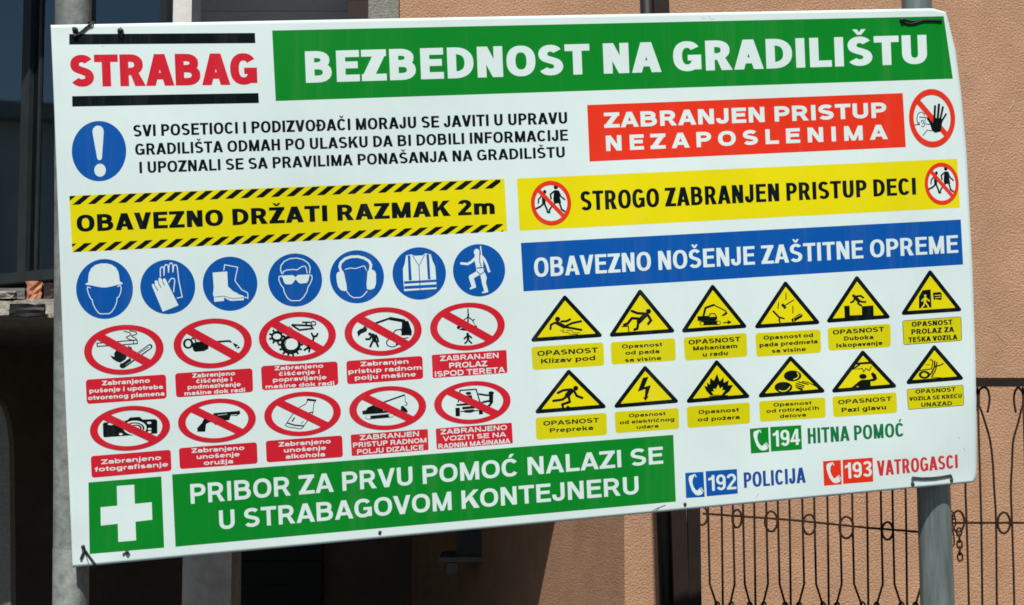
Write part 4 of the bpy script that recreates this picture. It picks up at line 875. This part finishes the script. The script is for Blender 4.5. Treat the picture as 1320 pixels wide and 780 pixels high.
# the neighbours' house to the left, which the glazed bay mirrors
NB = thing('neighbour_house', (-26, 10, 0), 'pale grey neighbouring house far to the left, mirrored in the dark glazed bay', 'house')
M['nb_wall'] = rough_mat('grey_render_wall', (.58, .58, .55), (.74, .74, .70), 1.2, .9, c3=(.48, .48, .45), scale3=.5)
bm = bmesh.new(); box(bm, -30, -22, 0, 20, 0, 6.6); obj('wall', mesh(bm), M['nb_wall'], NB)
bm = bmesh.new(); box(bm, -30.4, -21.6, -.4, 20.4, 6.602, 6.9); obj('roof', mesh(bm, bevel=.03), M['concrete'], NB)
for zz in (1.0, 4.0):
    for yy in (2, 5.6, 9.2, 12.8, 16.4):
        bm = bmesh.new(); box(bm, -21.998, -21.94, yy, yy + 1.3, zz, zz + 1.5); obj('window', mesh(bm), M['frame_dark'], NB)

# ------------------------------------------------------------------ loose rubble on the slab edge
def lump(name, x0, x1, y0, y1, Y, depth, mat, label, cat, rz=0, seed=1, amt=.006, z=None):
    p, q = at(x0, y0, Y), at(x1, y1, Y); w_, h_ = (q.x - p.x) / 2, p.z - q.z; bm = bmesh.new(); box(bm, -w_, w_, 0, depth, 0, h_)
    bmesh.ops.subdivide_edges(bm, edges=bm.edges[:], cuts=3, use_grid_fill=True); r_ = random.Random(seed)
    for v in bm.verts: v.co += Vector([r_.uniform(-amt, amt) for _ in range(3)])
    me = mesh(bm); me.materials.append(M[mat]); o = bpy.data.objects.new(name, me); COL.objects.link(o); o.location = ((p.x + q.x) / 2, Y, SZ1 + .006 if z is None else z); o.rotation_euler = (0, 0, rz); return tag(o, label, cat)
lump('brick', 34, 52, 366, 388, 6.22, .12, 'brick', 'orange brick lying on the ragged slab edge under the dark window', 'brick', .15, 2)
lump('metal_plate', -30, 32, 374, 388, 6.24, .3, 'panel_grey', 'flat grey plate on the slab edge left of the orange brick', 'plate', -.05, 3, .002)
lump('plank', 57, 84, 366, 387, 6.25, .5, 'wood_brown', 'dark brown plank end on the slab edge right of the orange brick', 'plank', .2, 4, .003)
lump('shade_strip', 12, 57, 391, 407, 6.16, .02, 'black_paint', 'black strip standing in for shade at the slab edge under the orange brick', 'shade strip', 0, 8, .003, SZ0 + .002)  # black strip in place of the shaded gap along the slab's underside
lump('concrete_lump', -14, 17, 380, 389, 6.205, .035, 'slab', 'rough grey mortar lump in front of the flat grey plate', 'rubble', 0, 5, .006)

# ------------------------------------------------------------------ round posts that carry the board
def post(pa, pb, ra, rb, back, mat, label, seam=None):
    (x0, y0), (x1, y1) = pa, pb; Y = float(sheet(x0 + 0., 380.)[1]) + back
    a, b = at(x0, y0, Y), at(x1, y1, Y); ax = (b - a).normalized(); top = a - ax * .28; bot = b + ax * ((b.z + .25) / -ax.z); bot.z = -.25
    root = thing('round_post', (bot.x, bot.y, 0), label, 'post', 'round posts carrying the board'); L = (bot - top).length; NS = 16; bm = bmesh.new()
    tube(bm, [top + (bot - top) * i / NS for i in range(NS + 1)], [ra + (rb - ra) * i / NS for i in range(NS + 1)], 40)
    obj('tube', mesh(bm), mat, root, smooth=True)
    bm = bmesh.new(); tube(bm, [top - ax * .012, top - ax * .004, top + ax * .02], [ra * .6, ra * 1.03, ra * 1.04], 40); obj('cap', mesh(bm), mat, root, smooth=True)
    if seam:
        p = at(seam[0], seam[1], Y); bm = bmesh.new(); tube(bm, [p, p + ax * .004, p + ax * .45, bot], [rb * 1.0, rb * 1.035, rb * 1.035, rb * 1.035], 40); obj('sleeve', mesh(bm), mat, root, smooth=True)
    return root, Y, top, bot
P1, Y1, p1t, p1b = post((94.5, 0), (91.5, 780), .0485, .0455, .088, M['post_grey'], 'dull grey weathered round post behind the left edge of the board', (91.5, 705))
P2, Y2, p2t, p2b = post((1181.5, 0), (1208.5, 780), .0455, .0535, .10, M['galv'], 'shiny galvanised round steel post behind the right edge of the board')

# ------------------------------------------------------------------ ties that hold the board
def strand(bm, pts, r, n=4, lift=.0025):
    q = [Vector(sheet(x, y, lift + (dz[0] if dz else 0))) for x, y, *dz in pts]
    tube(bm, [Vector(p) for p in smooth_path(q, n)], r, 7)
def tie(name, builder, label, mat='wire'):
    bm = bmesh.new(); builder(bm); c = sum((v.co for v in bm.verts), Vector()) / len(bm.verts); me = mesh(bm)
    for v in me.vertices: v.co -= c
    me.materials.append(M[mat])
    for p in me.polygons: p.use_smooth = True
    o = bpy.data.objects.new(name, me); COL.objects.link(o); o.location = c; return tag(o, label, 'tie', 'ties holding the board')
def blob(bm, x, y, r, lift=.004):
    m_ = bmesh.ops.create_icosphere(bm, subdivisions=2, radius=r)['verts']; c = Vector(sheet(x, y, lift)); rr = random.Random(int(x))
    for v in m_: v.co = v.co * rr.uniform(.8, 1.15) + c
def t1(bm):
    blob(bm, 96.5, 38.5, .0085); blob(bm, 97, 46, .006)
    strand(bm, [(96.5, 38), (97, 44), (104, 41), (111, 35), (117, 30.5), (119, 28, -.02), (112, 29, -.09)], .0022); strand(bm, [(97, 47), (106, 42), (114, 35), (120, 30), (121, 28, -.03), (113, 30, -.1)], .0018)
tie('wire_tie', t1, 'thin dark wire twisted through the top left corner of the board')
def t2(bm): blob(bm, 155.4, 39.5, .0085); strand(bm, [(154, 41), (156, 45), (157, 49)], .0022); strand(bm, [(157, 38), (155, 43), (154, 46)], .002)
tie('wire_tie', t2, 'small black wire knot on the upper black bar above the red company name')
def t3(bm): blob(bm, 1162.8, 25.8, .0075); strand(bm, [(1162.5, 26), (1166, 29.2), (1174, 30.6), (1182, 29), (1190, 26.6), (1202, 26.4), (1214, 27.4)], [.0032] * 25); strand(bm, [(1163, 24), (1176, 27.5), (1192, 25.2), (1214, 26)], .002)
tie('strap_tie', t3, 'black strap across the top right corner of the green title band', 'wire')
def t4(bm):
    strand(bm, [(1175, 617.2, .001), (1180, 616.9), (1192, 617.3), (1205, 616.6), (1217, 614.6), (1226, 613)], .0021); strand(bm, [(1176, 615), (1190, 616), (1208, 615), (1226, 612)], .002); blob(bm, 1176.3, 624, .0062, .001); blob(bm, 1226.5, 618.6, .0062, .001)
    strand(bm, [(1226, 613), (1227, 618), (1226, 621)], .003); strand(bm, [(1176, 621), (1176.5, 626)], .003)
tie('cord_tie', t4, 'dark cord laced across two holes under the red fire brigade wording', 'cord')
def t5(bm):
    blob(bm, 107, 705, .0055); strand(bm, [(106, 704), (112, 713), (119, 723), (122, 729), (121, 731, -.03)], .0026); strand(bm, [(108, 706), (115, 716), (123, 727), (124, 729, -.02)], .0016); strand(bm, [(108, 711), (106, 716), (104, 720.5)], .0034); strand(bm, [(108, 708), (111, 716), (114, 726)], .0009)
tie('wire_tie', t5, 'dark wire ends sticking out at the bottom left corner of the board')
def t6(bm): blob(bm, 163.8, 711.5, .005); strand(bm, [(158, 714.5), (163, 712), (167, 713.5)], .0018); strand(bm, [(163.5, 709), (164, 715)], .0018)
tie('wire_tie', t6, 'tiny black wire knot under the white first aid cross')
bm = bmesh.new()
for x, y in ((489.7, 686.5),): blob(bm, x, y, .005, .0)
obj('rivet', mesh(bm), M['cord'], SIGN, smooth=True)
bm = bmesh.new(); blob(bm, 883, 650, .005, .0); obj('rivet', mesh(bm), M['cord'], SIGN, smooth=True)
bm = bmesh.new(); strand(bm, [(839, 660, -.001), (846, 655.5), (858, 651)], .0008, lift=.0004); strand(bm, [(843, 660), (850, 655)], .0006, lift=.0004); obj('scuff_mark', mesh(bm), M['panel_grey'], SIGN)
for pts in ([(904, 22), (909, 25)], [(914, 21), (917, 26), (921, 23)], [(1235, 563), (1237, 566)], [(1242, 577), (1244, 582)], [(131, 61), (134, 59)], [(1032, 238), (1036, 241)], [(974, 642), (978, 636)]):
    bm = bmesh.new(); strand(bm, [(*q, -.001) for q in pts], .0007, lift=.0006); obj('scuff_mark', mesh(bm), M['panel_grey'], SIGN)

# ------------------------------------------------------------------ iron fence, gate and posts in front of the wall
FY = 5.2
def px(pts, Y=FY): return [at(x, y, Y) for x, y in pts]
def rod(parent, name, pts, r=.0042, n=0, mat='iron', seg=8, closed=False):
    bm = bmesh.new(); q = px(pts)
    if n: q = [Vector(p) for p in smooth_path(q, n)]
    tube(bm, q, r, seg, closed); return obj(name, mesh(bm), M[mat], parent, smooth=True)
def hoop(parent, cx, cy, rx, ry, r=.0042): rod(parent, 'ring', [(cx + rx * math.cos(a), cy + ry * math.sin(a)) for a in [2 * math.pi * i / 20 for i in range(20)]], r, closed=True)
def flat(parent, name, x0, x1, y0, y1, Y0, dep, mat='brown_paint', dx=0):
    a, b, c, d = at(x0 + dx, y0, Y0), at(x1 + dx, y0, Y0), at(x1, y1, Y0), at(x0, y1, Y0); bm = bmesh.new(); hexa(bm, [a, b, c, d], (0, dep, 0)); return obj(name, mesh(bm, bevel=.003), M[mat], parent)
YBOT = 1010
GP = thing('gate_post', tuple(at(878, 1038, FY)), 'tall dark brown square steel post at the hinge side of the wrought iron gate', 'post')
flat(GP, 'tube', 878, 897.5, -90, 1039, FY - .02, .06, 'brown_paint', -38); 
DP = thing('downpipe', tuple(at(858, 1038, FY)), 'black round downpipe against the tan wall beside the brown gate post', 'pipe')
bm = bmesh.new(); tube(bm, px([(831, -90), (868, 1030)], FY + .05), .0275, 24); obj('pipe', mesh(bm), M['black_paint'], DP, smooth=True)
for y in (-40, 560, 900):
    c = at(831 + (y + 90) * .033, y, FY + .05); bm = bmesh.new(); tube(bm, [c - Vector((0, 0, .012)), c + Vector((0, 0, .012))], .0305, 24); obj('bracket', mesh(bm), M['black_paint'], DP, smooth=True)
GT = thing('iron_gate', tuple(at(1050, 1038, FY)), 'rusty wrought iron gate with a row of rings, between brown post and steel post', 'gate')
flat(GT, 'stile', 892, 908, 470, 1020, FY - .01, .04, 'brown_paint', -8)
def gy(x): return 662 + (x - 906) * .0815
flat(GT, 'top_rail', 886, 1222, 476, 488, FY - .015, .03, 'brown_paint')
flat(GT, 'bottom_rail', 906, 1222, 1000, 1014, FY - .015, .03, 'brown_paint')
rod(GT, 'middle_rail', [(906, gy(906)), (1020, gy(1020) - 1), (1120, gy(1120) + 1), (1222, gy(1222) + 1)], .0041)
groups = [(913, 930.5, 945), (958, 972.5, 988), (1003, 1018, 1034.6), (1050, 1067, 1083), (1099, 1118, 1136), (1151, 1168, 1186)]
for i, (a, b, c) in enumerate(groups):
    for x, s_ in ((a, 1), (c, -1)):
        rod(GT, 'picket', [(x - 3, 488), (x, 670), (x + 2, 753), (b + 3 - s_ * 3, 800), (b + 3 - s_ * 3, 808), (x + 3, 850), (x + 4, 1000)], .0041)
    rod(GT, 'picket', [(b - 3, 488), (b, 670), (b + 4, 1000)], .0041)
    for s_ in (-1, 1): rod(GT, 'scroll', [(b + 3 + s_ * 3, 798), (b + 3 + s_ * 5, 782), (b + 3 + s_ * 9, 776), (b + 3 + s_ * 12, 780), (b + 3 + s_ * 10, 785)], .0034, 4)
for x, rx, ry in ((905, 7, 12), (950, 6, 11.5), (994, 8, 13), (1043, 8, 13), (1091, 9, 14), (1144, 7, 11.5), (1193, 7, 12)): hoop(GT, x, gy(x) + 3, rx, ry)
FN = thing('iron_fence', tuple(at(1500, 1038, FY)), 'rusty iron fence panel with curls under its flat top rail, right of the steel post', 'fence')
flat(FN, 'top_rail', 1226, 2300, 487, 498.5, FY - .02, .04, 'brown_paint'); flat(FN, 'bottom_rail', 1226, 2300, 1000, 1014, FY - .015, .03, 'brown_paint')
rod(FN, 'middle_rail', [(1226, 674), (2300, 673)], .0041)
c = 1262.0; k_ = 0
while c < 2290:
    rod(FN, 'picket', [(c - 2, 499), (c + 3, 673), (c + 7, 1000)], .0041)
    for s_ in (-1, 1):
        if c + s_ * 30 > 2300: continue
        rod(FN, 'picket', [(c - 1 + s_ * 2, 524), (c + s_ * 8, 545), (c + s_ * 14.5, 569), (c + 1 + s_ * 17, 600), (c + 1 + s_ * 18.5, 630), (c + 3 + s_ * 19, 673), (c + 5 + s_ * 18, 780), (c + 8 + s_ * 18, 1000)], .0041, 3)
        rod(FN, 'scroll', [(c - 1 + s_ * 1, 524), (c - 1 + s_ * 1, 508), (c - 2 + s_ * 4, 501), (c + s_ * 9, 500), (c + s_ * 12.5, 506), (c + s_ * 13.5, 516), (c + s_ * 11, 532)], .004, 4)
    if k_ > 0: hoop(FN, c - 28.5 + 2, 674, 8, 13.5)
    c += 58.5; k_ += 1
hoop(FN, 1235, 672, 8, 13.5)

# chain and twisted wire hanging on the gate beside the steel post
CH = thing('chain', tuple(at(1237, 700, FY - .03)), 'short rusty chain hanging from the iron fence beside the steel post', 'chain')
def link(cx, cy, rx, ry, turn):
    bm = bmesh.new(); Yc = FY - .03; c_ = at(cx, cy, Yc); w_ = rx * FY / F; h_ = ry * FY / F; pts = []
    for i in range(16):
        a = 2 * math.pi * i / 16; u = w_ * math.cos(a); pts.append(c_ + Vector((u * math.cos(turn), u * math.sin(turn), h_ * math.sin(a))))
    tube(bm, pts, .0034, 7, True); obj('link', mesh(bm), M['iron'], CH, smooth=True)
for i in range(5): link(1236.3 + .3 * i, 686 + i * 8.0, 3.6, 5.4, .25 if i % 2 == 0 else 1.2)
def t7(bm):
    q = [at(x, y, FY - .03 + dz) for x, y, dz in [(1224, 668, .01), (1221, 660, 0), (1227, 659, -.01), (1231, 668, 0), (1224, 672, .01), (1228, 682, -.01), (1230, 700, 0), (1227, 704, 0), (1225, 690, .01), (1232, 675, 0), (1229, 664, -.01), (1222, 665, 0), (1226, 678, 0), (1236, 686, 0), (1240, 680, 0)]]
    tube(bm, [Vector(p) for p in smooth_path(q, 5)], .003, 7)
tie('twisted_wire', t7, 'tangled black wire wound round the fence end beside the steel post')
